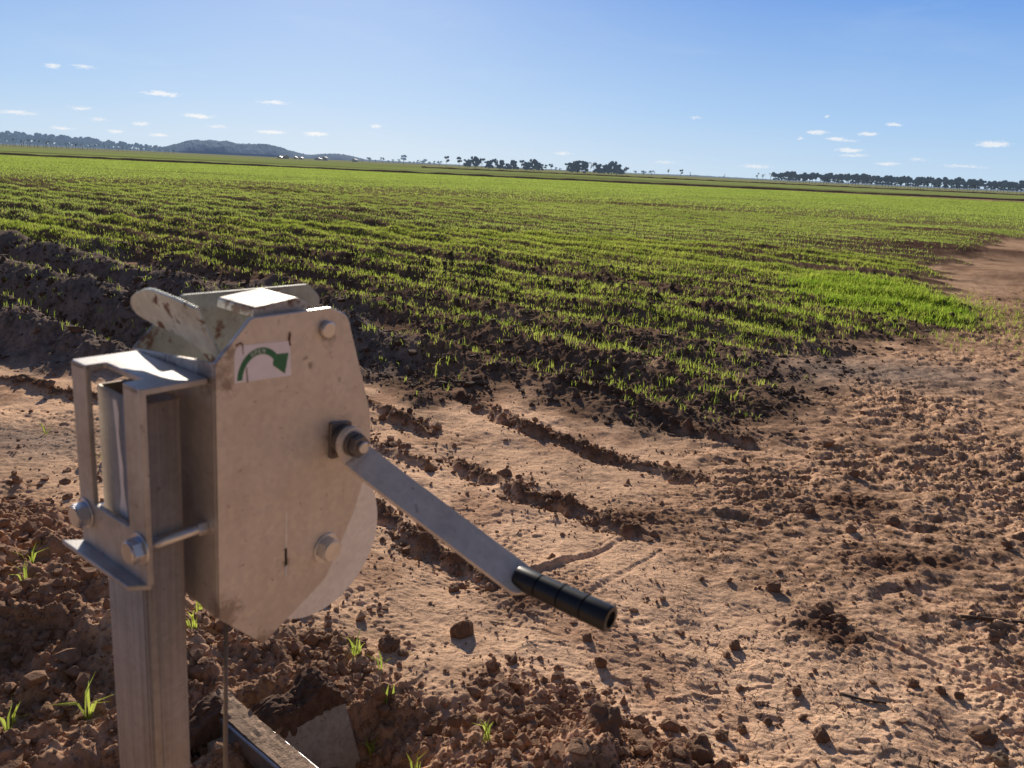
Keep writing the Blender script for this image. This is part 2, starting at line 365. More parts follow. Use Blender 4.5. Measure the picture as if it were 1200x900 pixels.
def metal_mat(name, base, rust=(.16, .075, .04), rust_lo=.62, rust_hi=.70, rough=.45, metal=.75, stretch=(1, 1, 1), dust=(.34, .25, .18), dust_amt=.35, wash=.5, scale=14, stains=()):
    m, nt, out = new_mat(name); L = nt.links.new
    co = objco(nt, stretch); iso = objco(nt)
    n1 = noise(nt, co, scale, 6, .6); n2 = noise(nt, iso, scale * 2.3, 8, .7, .3); n3 = noise(nt, iso, 380, 3, .6); n4 = noise(nt, iso, 5.0, 4, .6)
    c = ramp(nt, n1.outputs[0], [(.28, tuple(v * (1 - .5 * min(wash, .56)) for v in base)), (.5, base), (.75, tuple(min(1, v * (1 + .35 * min(wash, .57))) for v in base))]).outputs[0]
    df = ramp(nt, n4.outputs[0], [(.35, (0, 0, 0)), (.75, (dust_amt,) * 3)])
    c = mixc(nt, df.outputs[0], c, dust)
    wl, wh, wb = [tuple(1 + (q - 1) * wash for q in t) for t in ((.80, .77, .74), (1.1, 1.09, 1.08), (.72, .66, .60))]
    # zinc spangle and vertical wash marks
    sg = nt.nodes.new('ShaderNodeTexVoronoi'); sg.inputs['Scale'].default_value = 130; L(iso, sg.inputs['Vector'])
    bw = nt.nodes.new('ShaderNodeRGBToBW'); L(sg.outputs['Color'], bw.inputs[0])
    c = mixc(nt, 1, c, ramp(nt, bw.outputs[0], [(.2, (.94, .94, .95)), (.8, (1.04, 1.04, 1.035))]).outputs[0], 'MULTIPLY')
    wsh = noise(nt, objco(nt, (22, 22, 1.3)), 2.2, 5, .65); c = mixc(nt, 1, c, ramp(nt, wsh.outputs[0], [(.35, wl), (.55, (1, 1, 1)), (.72, wh)]).outputs[0], 'MULTIPLY')
    blo = noise(nt, iso, 11, 5, .7); c = mixc(nt, 1, c, ramp(nt, blo.outputs[0], [(.32, wb), (.52, (1, 1, 1))]).outputs[0], 'MULTIPLY')
    # scratches / spots
    n5 = noise(nt, iso, 95, 2, .5); sp = ramp(nt, n5.outputs[0], [(.685, (0, 0, 0)), (.76, (1, 1, 1))])
    rf = ramp(nt, n2.outputs[0], [(rust_lo, (0, 0, 0)), (rust_hi, (1, 1, 1))])
    rm = nt.nodes.new('ShaderNodeMath'); rm.operation = 'MAXIMUM'
    spm = nt.nodes.new('ShaderNodeMath'); spm.operation = 'MULTIPLY'; spm.inputs[1].default_value = .5
    L(sp.outputs[0], spm.inputs[0]); L(rf.outputs[0], rm.inputs[0]); L(spm.outputs[0], rm.inputs[1])
    c = mixc(nt, rm.outputs[0], c, rust)
    if stains:
        ns = noise(nt, iso, 85, 8, .75, .6); acc_ = None
        for (p, r_) in stains:
            ds = nt.nodes.new('ShaderNodeVectorMath'); ds.operation = 'DISTANCE'; L(iso, ds.inputs[0]); ds.inputs[1].default_value = p
            mr = nt.nodes.new('ShaderNodeMapRange'); mr.inputs[1].default_value = 0; mr.inputs[2].default_value = r_; mr.inputs[3].default_value = 1; mr.inputs[4].default_value = 0; L(ds.outputs['Value'], mr.inputs[0])
            if acc_ is None: acc_ = mr.outputs[0]
            else:
                mx_ = nt.nodes.new('ShaderNodeMath'); mx_.operation = 'MAXIMUM'; L(acc_, mx_.inputs[0]); L(mr.outputs[0], mx_.inputs[1]); acc_ = mx_.outputs[0]
        sm_ = nt.nodes.new('ShaderNodeMath'); sm_.operation = 'MULTIPLY_ADD'; sm_.inputs[1].default_value = .45; L(acc_, sm_.inputs[0]); L(ns.outputs[0], sm_.inputs[2])
        c = mixc(nt, ramp(nt, sm_.outputs[0], [(.66, (0, 0, 0)), (.86, (.6, .6, .6))]).outputs[0], c, (.13, .075, .05))
    bs = nt.nodes.new('ShaderNodeBsdfPrincipled'); L(c, bs.inputs['Base Color'])
    me = nt.nodes.new('ShaderNodeMath'); me.operation = 'MULTIPLY_ADD'; me.inputs[1].default_value = -metal; me.inputs[2].default_value = metal
    L(rm.outputs[0], me.inputs[0]); L(me.outputs[0], bs.inputs['Metallic'])
    ro = nt.nodes.new('ShaderNodeMapRange'); ro.inputs[3].default_value = rough - .1; ro.inputs[4].default_value = rough + .2
    L(n1.outputs[0], ro.inputs[0]); L(ro.outputs[0], bs.inputs['Roughness'])
    bp = nt.nodes.new('ShaderNodeBump'); bp.inputs['Strength'].default_value = .12; bp.inputs['Distance'].default_value = .0015
    ad = nt.nodes.new('ShaderNodeMath'); ad.operation = 'ADD'; L(n3.outputs[0], ad.inputs[0]); L(n2.outputs[0], ad.inputs[1])
    L(ad.outputs[0], bp.inputs['Height']); L(bp.outputs[0], bs.inputs['Normal'])
    L(bs.outputs[0], out.inputs[0])
    return m

M = {}
M['soil'] = soil_mat()
M['clod'] = clod_mat()
M['dark_clod'] = clod_mat('dark_clod_soil', (.15, .10, .075))
M['mud'] = clod_mat('mud_crust', (.15, .088, .06))
M['pale_stone'] = clod_mat('pale_stone', (.42, .30, .20))
M['blade'] = leaf_mat('crop_blade', (.28, .38, .055), (.54, .61, .12), .62, 1.2)
M['blade_lush'] = leaf_mat('lush_blade', (.26, .42, .04), (.50, .62, .09), .62, 1.2)
M['blade_far'] = leaf_mat('crop_blade_distant', (.31, .42, .075), (.50, .60, .145), .6, .25)
M['plate'] = metal_mat('galvanised_plate', (.71, .66, .605), wash=.22, rough=.34, metal=.5, dust_amt=.22, stains=(((.226, -.038, .296), .022), ((.086, -.038, .290), .022), ((.078, -.038, .256), .020), ((.07, -.038, -.038), .045), ((.128, -.038, -.11), .04), ((.198, -.038, .262), .009), ((.25, -.038, .15), .045), ((.163, -.038, -.002), .012), ((.069, -.02, .27), .05), ((.069, .06, .25), .05)), rust_lo=.655, rust_hi=.73)
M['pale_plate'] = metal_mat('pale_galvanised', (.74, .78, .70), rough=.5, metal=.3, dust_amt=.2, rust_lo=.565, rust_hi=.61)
M['inner_plate'] = metal_mat('shaded_plate', (.44, .46, .41), rough=.6, metal=.2, dust_amt=.2, rust_lo=.56, rust_hi=.64)  # base colour darkened to stand in for shade inside the winch
M['disc'] = metal_mat('drum_flange_metal', (.97, .93, .87), wash=.15, rough=.4, metal=.15, dust_amt=.05, rust_lo=.80, rust_hi=.9)
M['post'] = metal_mat('post_steel', (.50, .41, .325), rough=.52, metal=.35, stretch=(14, 14, .22), dust_amt=.3, rust_lo=.70, rust_hi=.82, scale=14, wash=.55)
M['bracket'] = metal_mat('bracket_zinc', (.50, .485, .47), rough=.45, metal=.5, dust_amt=.25, rust_lo=.72, rust_hi=.8)
M['zinc'] = metal_mat('zinc_bolt', (.72, .71, .71), rough=.28, metal=.95, dust_amt=.10, rust_lo=.74, rust_hi=.84, wash=.15)
M['arm'] = metal_mat('arm_zinc', (.90, .83, .74), wash=.3, rough=.45, metal=.3, dust_amt=.2, rust_lo=.74, rust_hi=.80)
M['dark'] = flat_mat('dark_steel', (.035, .035, .038), .45, .6)
M['worn'] = metal_mat('worn_steel', (.20, .185, .18), wash=.3, rough=.4, metal=.7, dust_amt=.2)
M['rubber'] = flat_mat('black_rubber', (.012, .012, .013), .33, 0, .3, 60, .5)
M['white'] = flat_mat('sticker_white', (.90, .86, .90), .35, 0, .08, 30, .5)
M['green'] = flat_mat('sticker_green', (.02, .17, .075), .35, 0, .15, 40, .5)
M['ink'] = flat_mat('sticker_letter', (.62, .68, .62), .4, 0, .05)
M['paint'] = flat_mat('white_paint', (.75, .73, .74), .5, 0, .1)
M['rust'] = flat_mat('rust_stain', (.15, .07, .04), .9, 0, .4, 80)
M['rope'] = metal_mat('rope_wire', (.22, .18, .15), rough=.5, metal=.5, stretch=(1, 1, 1))
M['concrete'] = metal_mat('concrete', (.40, .36, .30), rust=(.20, .13, .08), rough=.9, metal=0, dust_amt=.4, rust_lo=.56, rust_hi=.66, scale=30)
M['stick'] = flat_mat('dry_stick', (.12, .08, .055), .9)
M['bark'] = flat_mat('bark', (.20, .19, .19), .9, 0, .3, 2)
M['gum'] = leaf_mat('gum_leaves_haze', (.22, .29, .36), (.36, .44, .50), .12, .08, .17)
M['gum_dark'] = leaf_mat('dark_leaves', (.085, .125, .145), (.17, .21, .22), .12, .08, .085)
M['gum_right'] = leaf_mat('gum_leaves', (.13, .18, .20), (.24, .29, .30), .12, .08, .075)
M['bare_twig'] = flat_mat('bare_twigs', (.32, .31, .32), .9, 0, .2, 1)
M['shed_wall'] = flat_mat('shed_wall', (.86, .88, .90), .6, 0, .05, 1)
M['shed_roof'] = flat_mat('shed_roof', (.58, .60, .62), .4, .2, .05, 1)

# ------------------------------------------------------------------ ground sheet
def build_ground():
    az = list(np.arange(-40, 44.001, 0.09))
    lo = list(np.arange(-60, -40, 0.25)); hi = list(np.arange(44.25, 62.1, 0.25))
    back = list(np.arange(66, 299.9, 6))
    az = np.radians(np.array(lo + az + hi + back))
    rr = list(np.linspace(0.15, 1.25, 14)); r = 1.3
    while r < 7000:
        rr.append(r)
        dr = .55 * (r * r + 2.25) / (1.5 * 768)
        if r > 60: dr = min(dr, r * .06)
        r += dr
    rr.append(9000.0)
    rr = np.array(rr)
    na, nr = len(az), len(rr)
    A, Rr = np.meshgrid(az, rr)
    x = (Rr * np.sin(A)).ravel(); y = (Rr * np.cos(A)).ravel()
    m = masks(x, y)
    z, k = height(x, y, m, True)
    r = m['r']
    # colours --------------------------------------------------------
    f = lambda a: np.asarray(a)[:, None]
    def C(c): return np.array(c)[None, :]
    n_lo = fbm(x * .8, y * .8, 4, 90)[:, None]; n_md = fbm(x * 4, y * 4, 4, 95)[:, None]; n_hi = fbm(x * 19, y * 19, 3, 99)[:, None]
    crust = C((.85, .555, .36)) * (1 + .16 * n_lo + .10 * n_md + .08 * n_hi)
    rd = f(sstep(.05, .6, fbm(x * 1.7 + 3, y * 1.7, 4, 115))) * .55; crust = crust * (1 - rd) + C((.44, .25, .155)) * (1 + .2 * n_md) * rd
    tram = C((.70, .44, .28)) * (1 + .22 * n_lo + .18 * n_md + .16 * n_hi)
    low = sstep(.05, -.45, k['fl'])[:, None]
    tram = tram * (1 - .62 * low) + C((.15, .085, .052)) * .62 * low  # low noise values darkened, crevice shadow painted into the soil colour
    clodc = C((.52, .315, .20)) * (1 + .3 * n_lo + .25 * n_md + .2 * n_hi)
    lightc = sstep(.15, .55, fbm(x * 1.5, y * 1.5, 3, 110))[:, None] * .7
    clodc = clodc * (1 - lightc) + crust * .9 * lightc
    dark = C((.145, .095, .068)) * (1 + .35 * n_md + .3 * n_hi)
    dark_l = C((.25, .195, .16)) * (1 + .35 * n_md + .3 * n_hi)
    c = crust * (1 - f(k['K_tr'])) + tram * f(k['K_tr'])
    c = c * (1 - f(k['K_clod'])) + clodc * f(k['K_clod'])
    patchy = f(np.clip(.85 - .55 * sstep(.2, .8, fbm(x * 1.1, y * 1.1, 3, 120)) * (1 - sstep(6, 10, r)), 0, 1))
    kk = f(sstep(-.35, .05, m['crop'])) * patchy
    c = c * (1 - .32 * f(sstep(7, 12, r))); c = c * (1 - kk) + dark * kk
    kr = f(sstep(-.55, -.15, m['ridge'])); c = c * (1 - kr) + dark_l * kr
    lp = f(np.clip(k['lip'] * 1.6, 0, 1)) * .85; c = c * (1 - lp) + C((.12, .07, .046)) * lp
    c = c * (1 - .85 * f(k['dp'])) + C((.13, .065, .042)) * .85 * f(k['dp'])
    bb = f(np.clip(m['bare'], 0, 1)); c = c * (1 - .9 * bb) + C((.13, .08, .06)) * .9 * bb
    wet = f(np.clip(blob(x, y, 3.1, 6.2, 1.0, .55) + blob(x, y, -2.5, 3.75, .55, .28), 0, 1)); c = c * (1 - .6 * wet) + C((.30, .26, .23)) * .6 * wet
    pt = f(k['pit']); c = c * (1 - pt) + C((.08, .05, .035)) * pt
    # crop cover reads as green once the blades can no longer be told apart
    den = density(x, y, m)
    gfar = f(sstep(24, 70, r) * np.clip(den * 1.15, 0, 1)) * .85
    green = C((.32, .42, .10)) * (1 + .25 * f(fbm(x * .05, y * .12, 3, 130)))
    c = c * (1 - gfar) + green * gfar
    # beyond the first bund
    t_b = y - (125 + .085 * x)
    beyond = f(sstep(1.5, 5, t_b))
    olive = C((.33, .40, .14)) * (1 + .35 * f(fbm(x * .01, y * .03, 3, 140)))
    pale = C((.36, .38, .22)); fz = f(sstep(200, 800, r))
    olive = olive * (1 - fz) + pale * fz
    c = c * (1 - beyond) + olive * beyond
    # thin dark strips of turned soil parallel with the bund
    for off, wdt, x0, x1 in ((-9, 1.6, -200, -42), (14, 3, -200, -10), (30, 5, 25, 300), (60, 8, -300, 40)):
        st = f(np.exp(-((t_b - off) / wdt) ** 2) * sstep(x0, x0 + 8, x) * sstep(x1, x1 - 8, x)); c = c * (1 - .8 * st) + C((.11, .075, .06)) * .8 * st
    c = np.clip(c, .01, .95)
    crack = k['crust'] * (1 - .65 * k['K_tr']) * (1 - sstep(2.6, 4.2, r)) * (.35 + .9 * sstep(-.1, .4, x - .2))
    V = np.stack([x, y, z], 1)
    i = np.arange(nr - 1)[:, None]; j = np.arange(na)[None, :]; j2 = (j + 1) % na
    F = np.stack([i * na + j, i * na + j2, (i + 1) * na + j2, (i + 1) * na + j], -1).reshape(-1, 4)[:, ::-1]
    V = np.vstack([V, [[0, 0, float(z[:na].mean())]]]); ci = len(V) - 1
    jj = np.arange(na); T = np.stack([np.full(na, ci), (jj + 1) % na, jj], 1)
    me = np_mesh('ground', V, [F, T])
    a = me.attributes.new('soil', 'FLOAT_COLOR', 'POINT')
    rgba = np.ones((len(V), 4), np.float32); rgba[:-1, :3] = c; rgba[-1, :3] = c[0]
    a.data.foreach_set('color', rgba.ravel())
    b = me.attributes.new('crack', 'FLOAT', 'POINT'); b.data.foreach_set('value', np.append(crack, 0).astype(np.float32))
    g = link('ground', me, M['soil'])
    tag(g, kind='structure')
build_ground()

# low earth bund across the far end of the crop
def build_bund(name, pts, w, h, lab):
    P = []
    for (a, b) in zip(pts[:-1], pts[1:]):
        n = max(2, int(math.hypot(b[0] - a[0], b[1] - a[1]) / 1.0))
        for i in range(n): P.append((a[0] + (b[0] - a[0]) * i / n, a[1] + (b[1] - a[1]) * i / n))
    P = np.array(P); prof = [(-1, -.12), (-.6, .35), (-.25, .9), (0, 1), (.25, .9), (.6, .35), (1, -.12)]
    V = []; nz = fbm(P[:, 0] * .3, P[:, 1] * .3, 4, 150)
    for dy, dz in prof:
        V.append(np.stack([P[:, 0], P[:, 1] + dy * w * (1 + .2 * nz), dz * h * (1 + .35 * nz)], 1))
    V = np.stack(V, 1); n, k = V.shape[:2]
    i = np.arange(n - 1)[:, None]; j = np.arange(k - 1)[None, :]
    F = np.stack([i * k + j, (i + 1) * k + j, (i + 1) * k + j + 1, i * k + j + 1], -1).reshape(-1, 4)
    me = np_mesh(name, V.reshape(-1, 3), F)
    a = me.attributes.new('soil', 'FLOAT_COLOR', 'POINT'); rgba = np.ones((n * k, 4), np.float32); rgba[:, :3] = (.17, .125, .10)
    a.data.foreach_set('color', rgba.ravel())
    return tag(link(name, me, M['soil']), lab, 'earth bank', kind='structure')
build_bund('earth_bank', [(-160, 111), (-60, 120), (0, 125), (60, 130), (170, 139)], 1.2, .28, 'long low bank of dark bare earth across the far edge of the green crop')
build_bund('earth_bank', [(-40, 318), (60, 326), (160, 335), (330, 350)], 2.0, .42, 'thin second bank of earth far beyond the first')

# ------------------------------------------------------------------ grass blades
def blades(P, H, W, lean, segs=2, spread=.5):
    """P (n,3) roots; returns V,F : tapered bent strips"""
    n = len(P); a = rng.uniform(0, 2 * np.pi, n); ln = rng.uniform(.1, 1, n) * lean
    fx = np.cos(a); fy = np.sin(a); b = rng.uniform(0, 2 * np.pi, n); sx = np.cos(b); sy = np.sin(b)
    if segs == 1:
        V = np.empty((n, 3, 3)); h = H; off = ln * h
        V[:, 0] = P + np.stack([sx * W / 2, sy * W / 2, -0.005 + 0 * h], 1)
        V[:, 1] = P - np.stack([sx * W / 2, sy * W / 2, 0.005 + 0 * h], 1)
        V[:, 2] = P + np.stack([fx * off, fy * off, h], 1)
        return V.reshape(-1, 3), [np.arange(3 * n).reshape(-1, 3)]
    V = np.empty((n, 5, 3)); o1 = ln * H * .28; o2 = ln * H
    V[:, 0] = P + np.stack([sx * W * .35, sy * W * .35, -0.006 + 0 * H], 1)
    V[:, 1] = P - np.stack([sx * W * .35, sy * W * .35, 0.006 + 0 * H], 1)
    mid = P + np.stack([fx * o1, fy * o1, H * .55], 1)
    V[:, 2] = mid - np.stack([sx * W * .5, sy * W * .5, 0 * H], 1)
    V[:, 3] = mid + np.stack([sx * W * .5, sy * W * .5, 0 * H], 1)
    V[:, 4] = P + np.stack([fx * o2, fy * o2, H * (1 - .25 * ln)], 1)
    base = np.arange(n)[:, None] * 5
    return V.reshape(-1, 3), [base + np.array([[0, 1, 2, 3]]), base + np.array([[3, 2, 4]])]

def scatter_crop(r0, r1, cand, per, hmul, wid, segs, jit, row=.18):
    az = rng.uniform(R_(-42), R_(42), cand); r = np.sqrt(rng.uniform(r0 * r0, r1 * r1, cand))
    x = r * np.sin(az); y = r * np.cos(az)
    if row:                                    # pull on to drill rows
        t = x * DV[0] + y * DV[1]; tn = np.round(t / row) * row + rng.normal(0, row * .2, cand)
        x = x + (tn - t) * DV[0]; y = y + (tn - t) * DV[1]
    m = masks(x, y)
    keep = rng.uniform(0, 1, cand) < density(x, y, m)
    keep &= (y - (125 + .085 * x)) < -1.5
    x, y = x[keep], y[keep]; lush = np.clip(m['lush'][keep], 0, 1)
    z = height(x, y)
    n = len(x); k = per
    X = np.repeat(x, k) + rng.normal(0, jit, n * k); Y = np.repeat(y, k) + rng.normal(0, jit, n * k); Z = np.repeat(z, k)
    Hh = (rng.uniform(.03, .085, n * k) * hmul) * np.repeat(rng.uniform(.7, 1.2, n) * (1 + .35 * lush), k)
    return np.stack([X, Y, Z], 1), Hh, wid * rng.uniform(.7, 1.3, n * k)

def grass_object(name, specs, mat, label):
    Vs, Fs, off = [], [], 0
    for sp, segs in specs:
        P, Hh, W = scatter_crop(*sp, segs, *((.024, .18) if segs == 2 else (.05, None)))
        V, F = blades(P, Hh, W, .75, segs)
        Vs.append(V); Fs += [f + off for f in F]; off += len(V)
    me = np_mesh(name, np.vstack(Vs), Fs, smooth=False)
    return tag(link(name, me, mat), label, 'grass', kind='stuff')
grass_object('crop_grass', [((4.2, 9.0, 30000, 4, .85, .0054), 2), ((9.0, 18, 150000, 3, .80, .0065), 2)], M['blade'], 'short bright green seedling crop in ragged rows between dark clods')
def lush_grass():
    n = 16000
    x = rng.uniform(2.2, 7.6, n); y = rng.uniform(7.4, 14, n); m = masks(x, y)
    k = (rng.uniform(0, 1, n) < sstep(.12, .75, m['lush'] + .22 * m['w2'])) & (m['crop'] > .1); x, y = x[k], y[k]
    P = np.stack([x, y, height(x, y)], 1); P = np.repeat(P, 5, 0); P[:, :2] += rng.normal(0, .03, (len(P), 2))
    V, F = blades(P, rng.uniform(.05, .11, len(P)), .008 * rng.uniform(.7, 1.3, len(P)), .8, 2)
    tag(link('lush_crop_grass', np_mesh('lush_crop_grass', V, F, False), M['blade_lush']), 'thick bright green patch of crop near the right field edge', 'grass', kind='stuff')
lush_grass()
grass_object('distant_crop_grass', [((18, 36, 260000, 2, .85, .013), 1), ((36, 130, 300000, 2, 1.0, .04), 1)], M['blade_far'], 'even green sward of young crop stretching to the far earth bank')

# ------------------------------------------------------------------ crumbs of soil (nobody could count them)
def ico(sub):
    bm = bmesh.new(); bmesh.ops.create_icosphere(bm, subdivisions=sub, radius=1)
    V = np.array([v.co[:] for v in bm.verts]); F = np.array([[v.index for v in f.verts] for f in bm.faces]); bm.free()
    return V, F
I1 = ico(1); I2 = ico(2); I3 = ico(4)
def crumbs():
    n = 100000
    az = rng.uniform(R_(-44), R_(42), n); r = 1.35 * np.exp(rng.uniform(0, 1, n) * math.log(13 / 1.35))
    x = r * np.sin(az); y = r * np.cos(az); m = masks(x, y)
    p = .85 * sstep(-.1, .2, m['clod']) + .55 * sstep(-.2, .2, m['crop']) + .75 * sstep(-.3, .2, m['ridge']) + .24 + .14 * sstep(-.2, .4, m['tram'])
    for a, b, h in LIPS:
        d, _ = seg_dist(x, y, a, b); p = p + .9 * np.exp(-(d / .10) ** 2)
    p = p * (.35 + .9 * sstep(-.2, .5, m['w2']))
    keep = rng.uniform(0, 1, n) < p; x, y, r = x[keep], y[keep], r[keep]
    n = len(x); z = height(x, y)
    size = np.clip(.0035 * np.exp(rng.normal(0.35, .62, n)), .003, .03) * (.75 + .16 * r)
    loose = np.maximum(np.maximum(m['crop'][keep], m['ridge'][keep] + .3), m['clod'][keep]) < -.12
    near_lip = np.zeros(n, bool)
    for a, b, h in LIPS: near_lip |= seg_dist(x, y, a, b)[0] < .12
    size = np.where(loose & ~near_lip, size * np.where(rng.uniform(0, 1, n) < .06, .9, .45), size); size = np.minimum(size, .045)
    V0, F0 = I1; k = len(V0)
    jit = 1 + .28 * rng.normal(0, 1, (n, k, 1)); sc = rng.uniform(.6, 1.15, (n, 1, 3))
    V = V0[None] * jit * sc * size[:, None, None]
    a = rng.uniform(0, 6.28, n); ca, sa = np.cos(a)[:, None], np.sin(a)[:, None]
    V = np.stack([V[..., 0] * ca - V[..., 1] * sa, V[..., 0] * sa + V[..., 1] * ca, V[..., 2] * .85], -1)
    V[..., 0] += x[:, None]; V[..., 1] += y[:, None]; V[..., 2] += (z + size * .25)[:, None]
    F = (F0[None] + (np.arange(n) * k)[:, None, None]).reshape(-1, 3)
    dk = (np.maximum(m['crop'][keep], m['ridge'][keep]) > -.25)
    for sel, mat, nm, lab in ((~dk, M['clod'], 'soil_crumbs', 'scattered crumbs of dry brown soil over the ground near the gate'), (dk, M['dark_clod'], 'dark_soil_crumbs', 'dark crumbs of turned soil among the crop and on the left ridges')):
        nn = int(sel.sum()); Fs = (F0[None] + (np.arange(nn) * k)[:, None, None]).reshape(-1, 3)
        tag(link(nm, np_mesh(nm, V[sel].reshape(-1, 3), Fs, smooth=False), mat), lab, 'soil crumbs', kind='stuff')
crumbs()

# ------------------------------------------------------------------ single clods and stones
CL = [(1.03,2.62,.039,'round brown clod alone with a long shadow, right of the crank handle'),
(1.18,2.48,.040,'largest clod of the dark pile right of the crank handle'),(1.20,2.43,.034,'front clod of the dark pile right of the crank handle'),(1.13,2.46,.026,'smallest clod at the left of the dark pile right of the crank handle'),
(.79,2.26,.025,'small upright clod on smooth crust straight below the round brown clod'),(.75,2.05,.018,'tiny clod on the crust below the small upright clod'),
(.92,2.03,.021,'small dark clod, left one of a staggered pair on the crust'),(.90,1.92,.017,'small dark clod, lower one of a staggered pair on the crust'),
(.64,1.83,.024,'dark flat clod near the bottom, just right of the crumbly spoil'),(.71,1.87,.019,'pebble sized clod beside the dark flat clod near the bottom'),(.79,1.90,.017,'pebble sized clod with slanting shadow on the lower crust'),
(.68,1.75,.017,'dark crumb of soil at the bottom edge of the crust'),(.92,1.83,.025,'lumpy dark clod low in the middle of the right crust'),
(1.41,1.88,.037,'dark clod with deep shadow near the lower right corner'),(1.40,1.79,.030,'pale rounded stone in the lower right corner'),
(1.30,2.08,.019,'leftmost of three small clods on the right crust'),(1.37,2.05,.019,'middle of three small clods on the right crust'),(1.42,2.035,.016,'rightmost of three small clods on the right crust'),
(.28,1.70,.060,'big cracked clod at the bottom edge in the crumbly spoil'),(-.12,2.22,.045,'blocky brown clod on the edge of the smooth crust left of the handle'),(-.18,2.52,.029,'flat lump of soil under the crank arm'),
(.04,2.08,.023,'brown clod at the upper rim of the spoil below the handle'),(-.35,2.10,.038,'tall dark clod on the rim between smooth crust and spoil near the winch'),(-.30,2.07,.017,'little clod right beside the tall dark clod'),
(-.17,1.77,.028,'round clod, left one of two in the crumbly spoil'),(-.115,1.76,.026,'round clod, right one of two in the crumbly spoil'),(.54,1.70,.055,'broad clod with a pale top at the bottom edge'),
(.32,2.09,.023,'clod on the cracked crust just below the handle end'),(.29,2.22,.021,'small clod lying beneath the handle grip'),(.48,1.83,.024,'clod at the right rim of the crumbly spoil'),
(1.83,3.81,.040,'dark lump in the trampled soil below the crop corner'),(1.42,3.34,.036,'dark clod in the trampled soil right of the long furrow'),(2.20,3.08,.027,'small lump in trampled soil near the right edge'),
(1.79,3.27,.031,'dark lump just above the reddish crumbled patch'),(-1.36,1.80,.036,'lump of soil at the left edge beside the post'),(.14,1.84,.029,'brown clod in the spoil left of the big cracked clod'),(.35,1.80,.028,'clod behind the big cracked clod')]
def lump_mesh(seed, sub=I3, rough=.34):
    V, F = sub; q = np.random.default_rng(seed); o = q.uniform(-50, 50, 3)
    V = V.copy(); d = 1 + rough * (fbm(V[:, 0] * 1.3 + o[0] + V[:, 2], V[:, 1] * 1.3 + o[1] - V[:, 2] * .7, 4, seed % 7))
    for _ in range(5):                              # broken facets
        nrm = q.normal(0, 1, 3); nrm /= np.linalg.norm(nrm); lim = q.uniform(.55, .85)
        h = (V * d[:, None]) @ nrm
        d = np.where(h > lim, d * lim / np.maximum(h, 1e-6) * .55 + d * .45, d)
    V = V * d[:, None] * q.uniform(.75, 1.15, 3)
    return np_mesh('clod', V, F, smooth=False)
protos = [lump_mesh(s) for s in range(40, 50)]
for i, (x, y, rad, lab) in enumerate(CL):
    o = link('stone' if 'stone' in lab else 'dirt_clod', protos[i % 10].copy(), M['pale_stone'] if 'stone' in lab else M['clod'])
    o.location = (x, y, hz(x, y) + rad * .22); o.scale = (rad * .85,) * 3; o.rotation_euler = (rng.uniform(-.3, .3), rng.uniform(-.3, .3), rng.uniform(0, 6.28))
    tag(o, lab, 'stone' if 'stone' in lab else 'clod', 'clods and stones lying on the ground')

# ------------------------------------------------------------------ single seedlings
SD = [(-1.56,2.27,.091,'seedling tuft in bare soil left of the post, uppermost of the near left ones'),(-1.47,2.09,.075,'small seedling tuft below the uppermost one left of the post'),(-1.04,1.64,.15,'tallest seedling standing at the foot of the steel post'),
(-1.21,1.59,.11,'seedling with arching blade in the lower left corner'),(-1.36,2.26,.09,'seedling close to the left face of the post'),(-.96,2.13,.07,'seedling behind the post, upper one of two'),(-.93,2.03,.08,'seedling behind the post, lower one of two'),
(-.44,2.03,.08,'seedling on the spoil right under the drum'),(-.35,1.97,.07,'seedling on the spoil behind the concrete wall'),(-.31,1.86,.08,'thin seedling just right of the muddy concrete wall top'),(-.34,1.75,.075,'seedling hugging the side of the concrete wall'),
(-.02,1.68,.085,'spreading seedling alone at the bottom edge right of the wall'),(-.20,1.64,.065,'seedling at the bottom edge next to the concrete wall'),(-2.46,3.83,.09,'seedling in the grey wet patch at the left edge'),(-1.99,3.51,.11,'seedling seen through the clamp bracket opening')]
for i, (x, y, h, lab) in enumerate(SD):
    k = 5 + i % 4
    P = np.zeros((k, 3)); P[:, :2] = rng.normal(0, .006, (k, 2))
    V, F = blades(P, rng.uniform(.55, 1.05, k) * h, np.full(k, .0065), 1.0, 2)
    o = link('seedling', np_mesh('seedling', V, F, False), M['blade']); o.location = (x, y, hz(x, y))
    tag(o, lab, 'seedling', 'single seedlings on the bare soil')

# sticks
def tube(name, pts, rad, mat, parent=None, n=8, cap=True):
    bm = bmesh.new(); rings = []
    pts = [Vector(p) for p in pts]
    for i, p in enumerate(pts):
        d = (pts[min(i + 1, len(pts) - 1)] - pts[max(i - 1, 0)]).normalized()
        a = d.orthogonal().normalized() if i == 0 else (rings_a - d * rings_a.dot(d)).normalized()
        rings_a = a; b = d.cross(a)
        r = rad[i] if isinstance(rad, (list, tuple)) else rad
        rings.append([bm.verts.new(p + (a * math.cos(t) + b * math.sin(t)) * r) for t in [2 * math.pi * q / n for q in range(n)]])
    for r0, r1 in zip(rings[:-1], rings[1:]):
        for q in range(n): bm.faces.new((r0[q], r0[(q + 1) % n], r1[(q + 1) % n], r1[q]))
    if cap:
        bm.faces.new(rings[0][::-1]); bm.faces.new(rings[-1])
    for f in bm.faces: f.smooth = len(f.verts) == 4
    me = bpy.data.meshes.new(name); bm.to_mesh(me); bm.free()
    return link(name, me, mat, parent)
def ground_stick(pts, r, lab):
    tag(tube('twig', [(x, y, hz(x, y) + r * 1.2) for x, y in pts], r, M['stick'], n=6), lab, 'twig')
ground_stick([(1.66, 2.47), (1.76, 2.455), (1.86, 2.462), (1.96, 2.45)], .007, 'dark dry twig lying level at the right edge')
